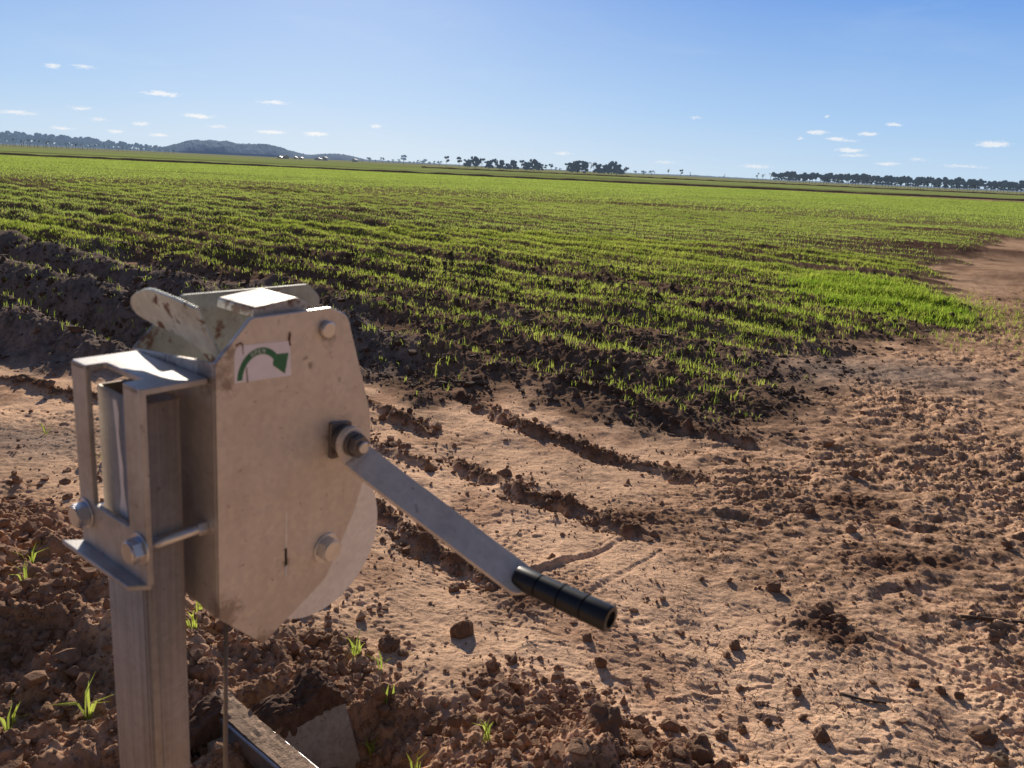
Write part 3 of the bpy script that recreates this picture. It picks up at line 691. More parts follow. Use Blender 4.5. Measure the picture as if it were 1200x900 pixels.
ground_stick([(-.42, 5.32), (-.3, 5.27), (-.17, 5.26)], .012, 'pale brown stick at the near edge of the crop')
ground_stick([(1.05, 2.02), (1.1, 1.99), (1.17, 1.98)], .004, 'thin short twig on the right crust among small clods')

# ------------------------------------------------------------------ winch
AZ, LEAN = R_(36), R_(2.5)
def _lean(p):
    c, s = math.cos(LEAN), math.sin(LEAN); return Vector((p[0] * c + p[2] * s, p[1], -p[0] * s + p[2] * c))
U_ = _lean((math.sin(AZ), math.cos(AZ), 0)); V_ = _lean((-math.cos(AZ), math.sin(AZ), 0)); W_ = _lean((0, 0, 1))
O_ = Vector((-.41188, .79348, .99699))
FR = Matrix(((U_.x, V_.x, W_.x, O_.x), (U_.y, V_.y, W_.y, O_.y), (U_.z, V_.z, W_.z, O_.z), (0, 0, 0, 1)))
def loc2w(x, y, z): return O_ + (U_ * x + V_ * y + W_ * z) / 1000

def finish(bm, name, mat, parent, bevel=0.0, smooth=False, segs=2):
    bmesh.ops.recalc_face_normals(bm, faces=bm.faces)
    for v in bm.verts: v.co /= 1000
    me = bpy.data.meshes.new(name); bm.to_mesh(me); bm.free()
    o = link(name, me, mat, parent)
    if bevel:
        md = o.modifiers.new('bevel', 'BEVEL'); md.width = bevel / 1000; md.segments = segs; md.limit_method = 'ANGLE'; md.angle_limit = R_(35); md.harden_normals = False
        for p in me.polygons: p.use_smooth = True
        wn = o.modifiers.new('wn', 'WEIGHTED_NORMAL'); wn.keep_sharp = False
    elif smooth:
        for p in me.polygons: p.use_smooth = True
    return o
def arc_round(pts, radii, n=6):
    """round the corners of a polygon (2D)"""
    out = []
    k = len(pts)
    for i, p in enumerate(pts):
        r = radii[i] if isinstance(radii, (list, tuple)) else radii
        if r <= 0: out.append(p); continue
        a = Vector(pts[i - 1]); b = Vector(p); c = Vector(pts[(i + 1) % k])
        d1 = (a - b).normalized(); d2 = (c - b).normalized()
        ang = d1.angle(d2); t = min(r / math.tan(ang / 2), (a - b).length * .45, (c - b).length * .45)
        p1 = b + d1 * t; p2 = b + d2 * t
        for q in range(n + 1):
            s = q / n; out.append(tuple(p1 * (1 - s) ** 2 + b * 2 * s * (1 - s) + p2 * s * s))
    return out
def prism(bm, pts, axis, a0, a1):
    """pts in the two other axes, extruded along axis"""
    def mk(p, a):
        return {'x': (a, p[0], p[1]), 'y': (p[0], a, p[1]), 'z': (p[0], p[1], a)}[axis]
    lo = [bm.verts.new(mk(p, a0)) for p in pts]; hi = [bm.verts.new(mk(p, a1)) for p in pts]
    n = len(pts)
    bm.faces.new(lo); bm.faces.new(hi[::-1])
    for i in range(n): bm.faces.new((lo[i], hi[i], hi[(i + 1) % n], lo[(i + 1) % n]))
def box(bm, x0, x1, y0, y1, z0, z1): prism(bm, [(x0, y0), (x1, y0), (x1, y1), (x0, y1)], 'z', z0, z1)
def circ(cx, cy, r, n=32, a0=0): return [(cx + r * math.cos(a0 + 2 * math.pi * i / n), cy + r * math.sin(a0 + 2 * math.pi * i / n)) for i in range(n)]
def pobj(name, pts, axis, a0, a1, mat, parent, bevel=.8, segs=2):
    bm = bmesh.new(); prism(bm, pts, axis, a0, a1); return finish(bm, name, mat, parent, bevel, segs=segs)

post = empty('steel_post'); post.matrix_world = FR
tag(post, 'upright rectangular hollow steel post with streaky brown faces carrying the hand winch', 'post')
bm = bmesh.new()
o_pts = arc_round([(0, 0), (46, 0), (46, 102), (0, 102)], 6, 4); i_pts = arc_round([(4, 4), (42, 4), (42, 98), (4, 98)], 3, 4)
zt, zb = 236, -1010
ov = [[bm.verts.new((*p, z)) for p in o_pts] for z in (zb, zt)]; iv = [[bm.verts.new((*p, z)) for p in i_pts] for z in (zb, zt)]
n = len(o_pts)
for i in range(n):
    j = (i + 1) % n
    bm.faces.new((ov[0][i], ov[0][j], ov[1][j], ov[1][i])); bm.faces.new((iv[0][j], iv[0][i], iv[1][i], iv[1][j]))
    bm.faces.new((ov[1][i], ov[1][j], iv[1][j], iv[1][i])); bm.faces.new((ov[0][j], ov[0][i], iv[0][i], iv[0][j]))
finish(bm, 'tube', M['post'], post, 0, True)
bm = bmesh.new(); box(bm, -60, 110, -45, 150, -1022, -1010); finish(bm, 'base_plate', M['post'], post, 1)
# dribble of white paint down the end face
bm = bmesh.new()
pr = [(62, 228), (54, 229), (50, 215), (52, 190), (50, 168), (46, 150), (47, 130), (45, 110), (40, 88), (43, 66), (52, 64), (59, 78), (58, 96), (54, 115), (55, 140), (56, 165), (58, 190)]
prism(bm, pr, 'x', -.7, -.1); finish(bm, 'paint_streak', M['paint'], post)
# weld seam beads along the corner
for yy, rr in ((-.2, 1.0), (9, .8), (5.5, .6), (15, .6)):
    tube('weld_seam', [((-.3 if yy > 0 else 8.5) / 1000, yy / 1000, z / 1000) for z in (-1000, 25)], rr / 1000, M['post'], post, 6)

winch = empty('hand_winch'); winch.matrix_world = FR
tag(winch, 'galvanised hand crank winch with green arrow sticker on top of the steel post', 'winch')
near_pts = arc_round([(66, -44), (66, 282), (112, 329), (230, 331), (257, 318), (303, 179), (306, 140), (303, 95), (279, 31), (231, -54), (129, -109)], [0, 3, 12, 16, 22, 20, 30, 30, 30, 20, 4])
plate = pobj('side_plate', near_pts, 'y', -38, -32, M['plate'], winch, 1.2, 3)
far_pts = arc_round([(68, -44), (68, 262), (97, 290), (135, 324), (338, 325), (360, 305), (352, 200), (320, 60), (240, -60), (129, -109)], [0, 3, 6, 10, 14, 16, 20, 20, 20, 4])
pobj('side_plate', far_pts, 'y', 140, 146, M['inner_plate'], winch, 1.2, 3)
web = pobj('back_plate', [(-31.98, -44), (139.5, -30), (139.5, 262), (-31.98, 281)], 'x', 66, 72, M['plate'], winch, .6)
# folded top lip of the back plate (bright edge)
# drum
bm = bmesh.new(); prism(bm, circ(232, -5, 111, 72), 'y', -22, -17); finish(bm, 'drum_flange', M['disc'], winch, 1.4)
bm = bmesh.new(); prism(bm, circ(232, -5, 111, 72), 'y', 108, 113); finish(bm, 'drum_flange', M['disc'], winch, 1.4)
bm = bmesh.new(); prism(bm, circ(232, -5, 52, 40), 'y', -16.5, 107.5); finish(bm, 'drum', M['arm'], winch, 0, True)
# bent guard sheet between the plates
def sheetpt(y, z): return (60 + (340 - z) * .4, y, z)
g_out = [(-8, 339), (30, 343.5), (75, 346.5), (88, 345.5), (100, 342.5), (123, 334.5), (138, 327), (146, 319), (149, 310), (143, 303.5), (134, 301), (120, 299), (107, 296), (90, 295.5), (73, 295), (55, 293), (43, 291), (30, 287.5), (20, 283), (9, 270), (-9, 259), (-31, 250), (-31, 262), (-20, 285), (-9, 321)]
bm = bmesh.new()
fv = [bm.verts.new(sheetpt(*p)) for p in g_out]; bv = [bm.verts.new((sheetpt(*p)[0] + 4.5, p[0], sheetpt(*p)[2] + 1.8)) for p in g_out]
bm.faces.new(fv); bm.faces.new(bv[::-1])
for i in range(len(fv)): bm.faces.new((fv[i], bv[i], bv[(i + 1) % len(fv)], fv[(i + 1) % len(fv)]))
finish(bm, 'pawl_guard', M['pale_plate'], winch, .8)
# top cap
bm = bmesh.new(); prism(bm, arc_round([(122, 326), (124, 338), (186, 345), (206, 334), (214, 306)], [2, 4, 10, 12, 2]), 'y', -26, 46)
finish(bm, 'top_cap', metal_mat('cap_metal', (.55, .55, .54), rust_lo=.49, rust_hi=.55, rough=.5, metal=.45, dust=(.50, .41, .32), dust_amt=.9), winch, 3, segs=3)
# spindle spacer tubes between plates
for (x, z, r) in ((221, 304, 9), (250, 150, 14)):
    bm = bmesh.new(); prism(bm, circ(x, z, r, 20), 'y', -31.5, 139.5); finish(bm, 'spacer_tube', M['zinc'], winch, 0, True)
# hex bolts on the plate
def hexbolt(parent, name, axis, c, base, h, r, mat, washer=True, ang=.3):
    """c: coordinates in the two other axes; from base outwards by h (signed)"""
    sg = 1 if h > 0 else -1
    bm = bmesh.new()
    b0 = base
    if washer:
        prism(bm, circ(*c, r * 1.25, 24), axis, base, base + sg * 2.2); b0 = base + sg * 2.25
    prism(bm, circ(*c, r, 6, ang), axis, b0, base + h * .86)
    prism(bm, circ(*c, r * .84, 18), axis, base + h * .865, base + h)
    return finish(bm, name, mat, parent, .7)
hexbolt(winch, 'drum_bolt', 'y', (230, -6), -38.1, -15, 17.5, M['zinc'], True, .25)
bm = bmesh.new(); prism(bm, circ(221, 304, 11, 20), 'y', -38.2, -46); finish(bm, 'pin_head', M['zinc'], winch, 2)
# clamp bracket
br = pobj('clamp_bracket', None or arc_round([(-24, 30), (128, 30), (128, 262), (95, 262), (95, 90), (12, 90), (12, 262), (-24, 262)], [2, 2, 8, 2, 6, 6, 2, 8], 5), 'x', -14, -7, M['bracket'], winch, 1.2)
bm = bmesh.new(); prism(bm, arc_round([(-14, -24), (65, -24), (65, 128), (-14, 128), (-14, 95), (10, 95), (10, 12), (-14, 12)], [5, 0, 0, 5, 2, 4, 4, 2]), 'z', 255, 262.5); finish(bm, 'top_tab', M['bracket'], br, 1.5, segs=3)
bm = bmesh.new(); prism(bm, [(-30, -8), (-10, -24), (-10, 128), (-31, 146)], 'z', 24, 30.5); finish(bm, 'bottom_flange', M['bracket'], br, 1.5, segs=3)
for yy in (-11, 113):
    rd = bmesh.new(); prism(rd, circ(yy, 73, 6.5, 16), 'x', -6.5, 110); rod = finish(rd, 'threaded_rod', M['zinc'], winch, 0, True)
    hexbolt(rod, 'bolt_head', 'x', (yy, 73), -14.2, -16, 15, M['zinc'], True, .1)
bm = bmesh.new(); prism(bm, circ(-11, 73, 9, 6), 'x', 54, 65.5); finish(bm, 'lock_nut', M['zinc'], winch, .6)
# crank
bm = bmesh.new(); prism(bm, arc_round([(229, 178), (266, 172), (268, 124), (230, 126)], 4), 'y', -38.2, -43); finish(bm, 'washer_plate', M['worn'], winch, 1)
crank = None
ax = Vector((250, 0, 150))
Wd = Vector((.91, 0, .41)); D0 = Vector((.41, 0, -.91))
bend = ax + D0 * 28 + Vector((0, -58, 0)); end = Vector((331, -302, 6))
D1 = (end - bend).normalized(); Wd1 = (Wd - D1 * Wd.dot(D1)).normalized()
T0 = Vector((0, -1, 0)); T1 = Wd1.cross(D1).normalized()
if T1.y > 0: T1 = -T1
bm = bmesh.new(); hw = 22; th = 8
sec = []
c0 = ax + Vector((0, -54, 0))
for q in range(0, 9):                               # rounded head around the shaft
    a = math.pi / 2 * q / 8
    half = hw * math.sin(a) if q else 2.0
    sec.append((c0 - D0 * hw * math.cos(a), Wd, half, T0))
for s in (.35, .7): sec.append((c0 + (bend + Vector((0, 4, 0)) - c0) * s, Wd, hw, T0))
for q in range(1, 6):
    s = q / 6; d = D0.lerp(D1, s).normalized(); tt = T0.lerp(T1, s).normalized(); ww = Wd.lerp(Wd1, s).normalized()
    p = (bend + Vector((0, 4, 0)) - D0 * 10).lerp(bend + D1 * 12, s); sec.append((p, ww, hw, tt))
for s in (.2, .5, .8, .965): sec.append((bend + (end - bend) * s, Wd1, hw, T1))
for q in range(1, 6):
    a = math.pi / 2 * q / 5; sec.append((bend + (end - bend) * .965 + D1 * hw * .75 * math.sin(a), Wd1, max(3, hw * (math.cos(a)) ** .7), T1))
rings = []
for p, ww, h, tt in sec:
    rings.append([bm.verts.new(p + ww * h), bm.verts.new(p + ww * h + tt * th), bm.verts.new(p - ww * h + tt * th), bm.verts.new(p - ww * h)])
for a, b in zip(rings[:-1], rings[1:]):
    for q in range(4): bm.faces.new((a[q], a[(q + 1) % 4], b[(q + 1) % 4], b[q]))
bm.faces.new(rings[0]); bm.faces.new(rings[-1][::-1])
arm = finish(bm, 'crank_arm', M['arm'], winch, 1.4, segs=3)
bm = bmesh.new(); prism(bm, circ(250, 150, 21, 32), 'y', -43.2, -53.8); finish(bm, 'boss', M['worn'], arm, 1)
bm = bmesh.new(); prism(bm, circ(250, 150, 17, 28), 'y', -62.2, -69); prism(bm, circ(250, 150, 15.5, 6, .2), 'y', -69.05, -80); finish(bm, 'shaft_nut', M['worn'], arm, 1)
bm = bmesh.new(); prism(bm, circ(250, 150, 8, 20), 'y', -80.1, -86); finish(bm, 'shaft_end', M['zinc'], arm, 1)
# handle: tube with three rings, open end
def lathe(name, p0, p1, prof, mat, parent, n=28):
    p0 = Vector(p0); p1 = Vector(p1); d = (p1 - p0); Ln = d.length; d.normalize(); a = d.orthogonal().normalized(); b = d.cross(a)
    bm = bmesh.new(); rings = []
    for s, r in prof: rings.append([bm.verts.new(p0 + d * s + (a * math.cos(2 * math.pi * i / n) + b * math.sin(2 * math.pi * i / n)) * r) for i in range(n)])
    for r0, r1 in zip(rings[:-1], rings[1:]):
        for i in range(n): bm.faces.new((r0[i], r0[(i + 1) % n], r1[(i + 1) % n], r1[i]))
    if prof[0][1] > .01: bm.faces.new(rings[0][::-1])
    bm.faces.new(rings[-1])
    bmesh.ops.recalc_face_normals(bm, faces=bm.faces)
    for v in bm.verts: v.co /= 1000
    for f in bm.faces: f.smooth = len(f.verts) == 4
    me = bpy.data.meshes.new(name); bm.to_mesh(me); bm.free()
    o = link(name, me, mat, parent); es = o.modifiers.new('es', 'EDGE_SPLIT'); es.split_angle = R_(40)
    return o
h0 = Vector((330, -292, 14)); h1 = Vector((330, -432, 14))
prof = [(0, 13.5), (1.5, 15)]
for k in range(4):
    a = 3 + 34 * k; prof += [(a, 15.4 + .3 * k), (a + 31.2, 15.8 + .3 * k), (a + 31.8, 14.2 + .3 * k), (a + 33.4, 14.2 + .3 * k)]
prof = prof[:-2] + [(137.5, 16.5), (139, 15.6), (139, 10.5), (128, 10.2)]
grip = lathe('handle_grip', h0, h1, prof, M['rubber'], arm)
lathe('pin_end', h0 + Vector((0, -127.5, 0)), h0 + Vector((0, -133, 0)), [(0, 9.6), (4, 9.6), (5, 8)], M['zinc'], arm, 20)
# sticker : parallelogram with arrow and the word
st_pts = arc_round([(89, 255), (89, 299), (166, 296), (168, 252)], [2, 12, 1, 1], 4)
sticker = pobj('sticker', st_pts, 'y', -38.15, -38.45, M['white'], winch, 0)
bm = bmesh.new()
cx, cz = 124, 256; ro, ri = 34.2, 26.8
def P2(r, deg): return (cx + r * math.cos(R_(deg)) * .93, cz + r * math.sin(R_(deg)) * 1.08)
arc_o = [P2(ro, d) for d in np.linspace(178, 45, 22)]; arc_i = [P2(ri, d) for d in np.linspace(45, 178, 22)]
prism(bm, arc_o + arc_i, 'y', -38.5, -38.7)
tip = (158.5, 255.5); prism(bm, [(141, 269), P2(ri, 44.6), P2(ro, 44.6), (163.5, 281), tip], 'y', -38.5, -38.7)
finish(bm, 'arrow', M['green'], sticker)
# letters O P E N as strokes bent round the arc
def letter(bm, polys, deg, size):
    c = P2((ro + ri) / 2, deg); rot = R_(deg - 90)
    for poly in polys:
        q = [((px - .35) * size, (pz - .5) * size) for px, pz in poly]
        prism(bm, [(c[0] + x * math.cos(rot) - z * math.sin(rot), c[1] + x * math.sin(rot) + z * math.cos(rot)) for x, z in q], 'y', -38.75, -38.9)
def stroke(a, b, w=.17):
    a = Vector(a); b = Vector(b); d = (b - a).normalized(); n_ = Vector((-d.y, d.x)) * w / 2
    return [tuple(a + n_), tuple(b + n_), tuple(b - n_), tuple(a - n_)]
bm = bmesh.new()
ring = []
for i in range(14):
    t0, t1 = 2 * math.pi * i / 14, 2 * math.pi * (i + 1) / 14
    f_ = lambda t, k: (.36 + (.36 - k) * math.cos(t), .5 + (.5 - k) * math.sin(t))
    ring.append([f_(t0, 0), f_(t1, 0), f_(t1, .17), f_(t0, .17)])
letter(bm, ring, 114.5, 5.4)
letter(bm, [stroke((.1, 0), (.1, 1)), stroke((.185, .92), (.6, .92)), stroke((.185, .48), (.6, .48)), stroke((.6, .40), (.6, 1.0))], 103.5, 5.4)
letter(bm, [stroke((.1, 0), (.1, 1)), stroke((.185, .92), (.62, .92)), stroke((.185, .5), (.56, .5)), stroke((.185, .08), (.62, .08))], 93, 5.4)
letter(bm, [stroke((.08, 0), (.08, 1)), stroke((.66, 0), (.66, 1)), [(.165, .98), (.165, .72), (.575, .02), (.575, .28)]], 81.5, 5.4)
finish(bm, 'lettering', M['ink'], sticker)
# rust runs and stains by the sticker
bm = bmesh.new()
prism(bm, [(91, 300), (98, 302.5), (100.2, 300), (100.8, 288), (100, 288), (99.2, 299), (97, 301), (90.5, 298)], 'y', -38.9, -39.0); finish(bm, 'rust_run', M['rust'], winch)
bm = bmesh.new(); prism(bm, [(104.0, 272), (105, 272), (106.6, 255), (105.4, 253)], 'y', -38.9, -39.0); finish(bm, 'rust_run', M['rust'], winch)
bm = bmesh.new(); prism(bm, [(165, 308), (167, 304), (165.5, 296), (167.5, 289), (164.6, 290), (163, 299)], 'y', -38.9, -39.0); finish(bm, 'rust_run', M['rust'], winch)
# slot and bright drip low on the plate
bm = bmesh.new(); prism(bm, [(161, 18), (164.5, 18), (165, -6), (161.5, -8)], 'y', -38.1, -38.4); finish(bm, 'drain_slot', M['dark'], winch)
bm = bmesh.new(); prism(bm, [(162, 70), (163.5, 70), (164, 20), (162, 20)], 'y', -38.1, -38.4); finish(bm, 'bright_scratch', M['disc'], winch)
bm = bmesh.new(); prism(bm, [(161.5, -9), (165, -7), (164, -24), (162, -24)], 'y', -38.1, -38.4); finish(bm, 'bright_scratch', M['paint'], winch)
# wire rope down to the gate
rope = tube('wire_rope', [tuple(loc2w(106, 10, -60)), tuple(loc2w(100, 10, -400)), tuple(loc2w(86, 10, -960))], .0033, M['rope'], None, 8)
tag(rope, 'thin rusty wire rope hanging straight down from the winch drum', 'wire rope')

# ------------------------------------------------------------------ concrete gate box below
ua = np.array([.732, .681]); va = np.array([-.681, .732])
cor = np.array([-.407, 1.752])                       # far right corner of the right wall top
def wall(name, c0, length, thick, ztop, zbot, batter, lab):
    bm = bmesh.new(); nu, nz_ = 16, 6
    a = c0; 
    P = lambda s, t, z, bt: Vector((a[0] - ua[0] * s + va[0] * t - va[0] * bt + ua[0] * bt * .5, a[1] - ua[1] * s + va[1] * t - va[1] * bt + ua[1] * bt * .5, z))
    vs = {}
    for zi, (z, bt) in enumerate(((zbot, batter), (ztop, 0))):
        vs[zi] = [bm.verts.new(P(0, 0, z, bt)), bm.verts.new(P(length, 0, z, bt)), bm.verts.new(P(length, thick, z, -bt * .0)), bm.verts.new(P(0, thick, z, 0))]
    bm.faces.new(vs[1]); bm.faces.new(vs[0][::-1])
    for i in range(4): bm.faces.new((vs[0][i], vs[0][(i + 1) % 4], vs[1][(i + 1) % 4], vs[1][i]))
    for v in bm.verts: v.co *= 1000
    o = finish(bm, name, M['concrete'], None, 6, segs=2)
    return tag(o, lab, 'concrete wall')
wall('concrete_wall', cor, .34, .09, .10, -.35, .11, 'weathered grey concrete side wall of the water gate, capped with dark mud')
# mud on top of the right wall
def mud(name, prof, origin, thick, lab, seed):
    """prof: (distance back along the wall, height) outline; a crumbly slab standing on the wall"""
    bm = bmesh.new(); q = np.random.default_rng(seed)
    def P(s, t, z): return Vector((origin[0] - ua[0] * s + va[0] * t, origin[1] - ua[1] * s + va[1] * t, z))
    ns = len(prof); nt_ = 5; nzv = 5; top = []
    grid = []
    for j in range(nt_ + 1):
        t = thick * j / nt_; row = []
        for s, zb_, zt_ in prof:
            k = math.sin(math.pi * (.12 + .76 * j / nt_)); row.append(bm.verts.new(P(s, t, zb_ + (zt_ - zb_) * (.75 + .25 * k) + q.normal(0, .004)) + Vector((q.normal(0, .003), q.normal(0, .003), 0))))
        grid.append(row)
    base0 = [bm.verts.new(P(s, -.004, zb_)) for s, zb_, zt_ in prof]; base1 = [bm.verts.new(P(s, thick + .004, zb_)) for s, zb_, zt_ in prof]
    allr = [base0] + grid + [base1]
    for a, b in zip(allr[:-1], allr[1:]):
        for i in range(ns - 1): bm.faces.new((a[i], a[i + 1], b[i + 1], b[i]))
    bm.faces.new([r[0] for r in allr]); bm.faces.new([r[-1] for r in allr][::-1])
    bmesh.ops.subdivide_edges(bm, edges=bm.edges, cuts=2, use_grid_fill=True)
    bmesh.ops.triangulate(bm, faces=bm.faces)
    for v in bm.verts:
        v.co += Vector(q.normal(0, .0022, 3))
        v.co *= 1000
    o = finish(bm, name, M['mud'], None)
    return tag(o, lab, 'mud')
mud('mud_lump', [(-.004, .10, .112), (.02, .10, .142), (.04, .10, .176), (.058, .10, .198), (.075, .10, .200), (.095, .10, .182), (.115, .10, .160), (.14, .09, .150), (.165, .075, .160), (.19, .06, .162), (.22, .05, .15), (.26, .04, .12)], cor, .085, 'peaked dark mud lump sitting on the right concrete wall', 5)
mud('mud_lump', [(-.03, .10, .13), (0, .10, .165), (.03, .10, .19), (.06, .10, .175), (.09, .10, .15), (.13, .10, .13), (.2, .10, .12)], np.array([-.66, 1.63]), .07, 'low dark mud lump between the steel post and the wire rope', 8)
# steel angle frame across the gate
ang = empty('gate_frame'); tag(ang, 'muddy steel angle bar across the water gate in front of the concrete wall', 'gate frame')
bd = np.array([.780, -.626]); bn = np.array([-.626, -.780])
a0 = np.array([-.669, 1.664])
def bar(name, t0, t1, w0, w1, z0, z1, mat):
    bm = bmesh.new()
    vs = []
    for z in (z0, z1):
        for (t, w) in ((t0, w0), (t1, w0), (t1, w1), (t0, w1)):
            p = a0 + bd * t + bn * w; vs.append(bm.verts.new((p[0] * 1000, p[1] * 1000, z * 1000)))
    bm.faces.new(vs[:4][::-1]); bm.faces.new(vs[4:])
    for i in range(4): bm.faces.new((vs[i], vs[(i + 1) % 4], vs[4 + (i + 1) % 4], vs[4 + i]))
    return finish(bm, name, mat, ang, 1)
bar('top_flange', -.01, .70, 0, .062, .155, .160, M['zinc'])
bar('side_flange', -.01, .70, .056, .062, .10, .1545, M['zinc'])
bar('gate_panel', 0, .66, .020, .026, -.25, .1545, M['concrete'])
bm = bmesh.new(); q = np.random.default_rng(77); rows = []
for i in range(40):
    t = -.04 + .50 * i / 39; f_ = (1 - i / 39); row = []
    for w in np.linspace(.004, .058, 7):
        p = a0 + bd * t + bn * w; hgt = .161 + .004 * f_ + max(0, .03 * (f_ - .62)) * (1 - ((w - .031) / .045) ** 2) + abs(q.normal(0, .0022)) * (1.4 * f_ + .2); row.append(bm.verts.new((p[0] * 1000, p[1] * 1000, hgt * 1000)))
    rows.append(row)
for a, b in zip(rows[:-1], rows[1:]):
    for k in range(6): bm.faces.new((a[k], a[k + 1], b[k + 1], b[k]))
finish(bm, 'dried_mud', clod_mat('dried_mud', (.42, .29, .20)), ang)

# ------------------------------------------------------------------ distant hills
def hill(name, pts, dist, depth, mat):
    """pts: (bearing in degrees, height) ; a ridge of land with a wooded, uneven skyline"""
    b = np.linspace(pts[0][0], pts[-1][0], 420); h = np.interp(b, [p[0] for p in pts], [p[1] for p in pts])
    k = np.ones(9) / 9; hs = np.convolve(np.pad(h, 4, mode='edge'), k, 'valid')
    prof = np.linspace(-1, 1, 25); V = []
    for p in prof:
        d = dist + depth * p; e = max(0, 1 - p * p) ** .8
        x = d * np.sin(np.radians(b)); y = d * np.cos(np.radians(b))
        tree = (3.2 + 2.6 * fbm(b * 24, np.full_like(b, p * 9), 3, 7)) * sstep(1, 12, hs) + 2.6 * np.abs(fbm(b * 60, np.full_like(b, p * 30), 2, 9))
        z = hs * e * (1 + .12 * fbm(b * 1.5, np.full_like(b, p * 2.), 3, 3)) + tree * e - 3
        V.append(np.stack([x, y, z], 1))
    V = np.stack(V, 0); n, kk = V.shape[:2]
    i = np.arange(n - 1)[:, None]; j = np.arange(kk - 1)[None, :]
    F = np.stack([i * kk + j, i * kk + j + 1, (i + 1) * kk + j + 1, (i + 1) * kk + j], -1).reshape(-1, 4)
    me = np_mesh(name, V.reshape(-1, 3), F, smooth=False)
    return tag(link(name, me, mat), kind='structure')
def bearing(px): return math.degrees(math.atan((px - 600) / 935))
def hm():
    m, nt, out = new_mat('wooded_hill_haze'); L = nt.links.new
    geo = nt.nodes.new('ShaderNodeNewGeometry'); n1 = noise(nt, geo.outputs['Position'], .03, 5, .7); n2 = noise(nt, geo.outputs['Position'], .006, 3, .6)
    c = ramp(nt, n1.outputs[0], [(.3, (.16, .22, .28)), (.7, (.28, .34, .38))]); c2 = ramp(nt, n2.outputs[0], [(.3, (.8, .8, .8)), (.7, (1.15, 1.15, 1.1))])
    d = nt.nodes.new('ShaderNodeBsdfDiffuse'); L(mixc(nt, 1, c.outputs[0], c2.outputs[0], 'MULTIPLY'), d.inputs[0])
    e = nt.nodes.new('ShaderNodeEmission'); e.inputs[0].default_value = (.42, .58, .95, 1); e.inputs[1].default_value = .13  # aerial haze painted in: bluish base colour plus this faint blue emission
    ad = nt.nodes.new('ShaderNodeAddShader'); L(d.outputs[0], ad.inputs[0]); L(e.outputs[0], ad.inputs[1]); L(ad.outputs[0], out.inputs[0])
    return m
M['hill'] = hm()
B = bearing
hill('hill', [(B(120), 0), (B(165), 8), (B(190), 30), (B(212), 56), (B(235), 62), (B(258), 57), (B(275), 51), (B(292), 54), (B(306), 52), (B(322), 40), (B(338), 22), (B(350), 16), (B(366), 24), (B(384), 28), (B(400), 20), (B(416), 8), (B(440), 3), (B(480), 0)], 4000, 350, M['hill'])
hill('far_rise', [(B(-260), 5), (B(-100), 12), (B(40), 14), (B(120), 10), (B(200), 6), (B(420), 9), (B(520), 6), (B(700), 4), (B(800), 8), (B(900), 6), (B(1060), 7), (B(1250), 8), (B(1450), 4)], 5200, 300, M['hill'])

# ------------------------------------------------------------------ trees
def crown_mesh(seed, kind):
    q = np.random.default_rng(seed); lobes = []
    if kind == 'gum':                # tall, flat topped, gappy, light between the stems
        for _ in range(11): lobes.append((q.uniform(-.42, .42), q.uniform(-.3, .3), q.uniform(.55, .92), q.uniform(.10, .19), .07))
        for _ in range(5): lobes.append((q.uniform(-.3, .3), q.uniform(-.25, .25), q.uniform(.3, .6), q.uniform(.06, .12), .06))
    elif kind == 'dense':
        for _ in range(22):
            zz = q.uniform(.18, .92); lobes.append((q.uniform(-.36, .36) * (1.1 - .55 * zz), q.uniform(-.3, .3), zz, q.uniform(.07, .17), .12))
    elif kind == 'open':
        for _ in range(8): lobes.append((q.uniform(-.3, .3), q.uniform(-.25, .25), q.uniform(.5, .92), q.uniform(.08, .15), .08))
    elif kind == 'bare':
        for _ in range(5): lobes.append((q.uniform(-.2, .2), q.uniform(-.2, .2), q.uniform(.45, .9), q.uniform(.08, .14), .10))
    Vs = []
    for (x, y, z, r, rz) in lobes:
        n = int({'gum': 3200, 'dense': 2300, 'open': 2600, 'bare': 600}[kind] * r)
        d = q.normal(0, 1, (n, 3)); d /= np.linalg.norm(d, axis=1)[:, None]; d *= (q.uniform(.35, 1, (n, 1)) ** .5)
        c = np.array([x, y, z]) + d * np.array([r, r, max(rz, r * .75)])
        s = q.uniform(.012, .032, n) if kind != 'bare' else q.uniform(.004, .012, n)
        a = q.normal(0, 1, (n, 3)); a /= np.linalg.norm(a, axis=1)[:, None]; b = np.cross(a, q.normal(0, 1, (n, 3))); b /= np.linalg.norm(b, axis=1)[:, None]
        lng = 1.5 if kind != 'bare' else 4
        tri = np.stack([c - a * s[:, None] * lng, c + b * s[:, None], c + a * s[:, None] * lng, c - b * s[:, None]], 1); Vs.append(tri)
    V = np.concatenate(Vs).reshape(-1, 3)
    return np_mesh('crown', V, np.arange(len(V)).reshape(-1, 4), smooth=False), lobes
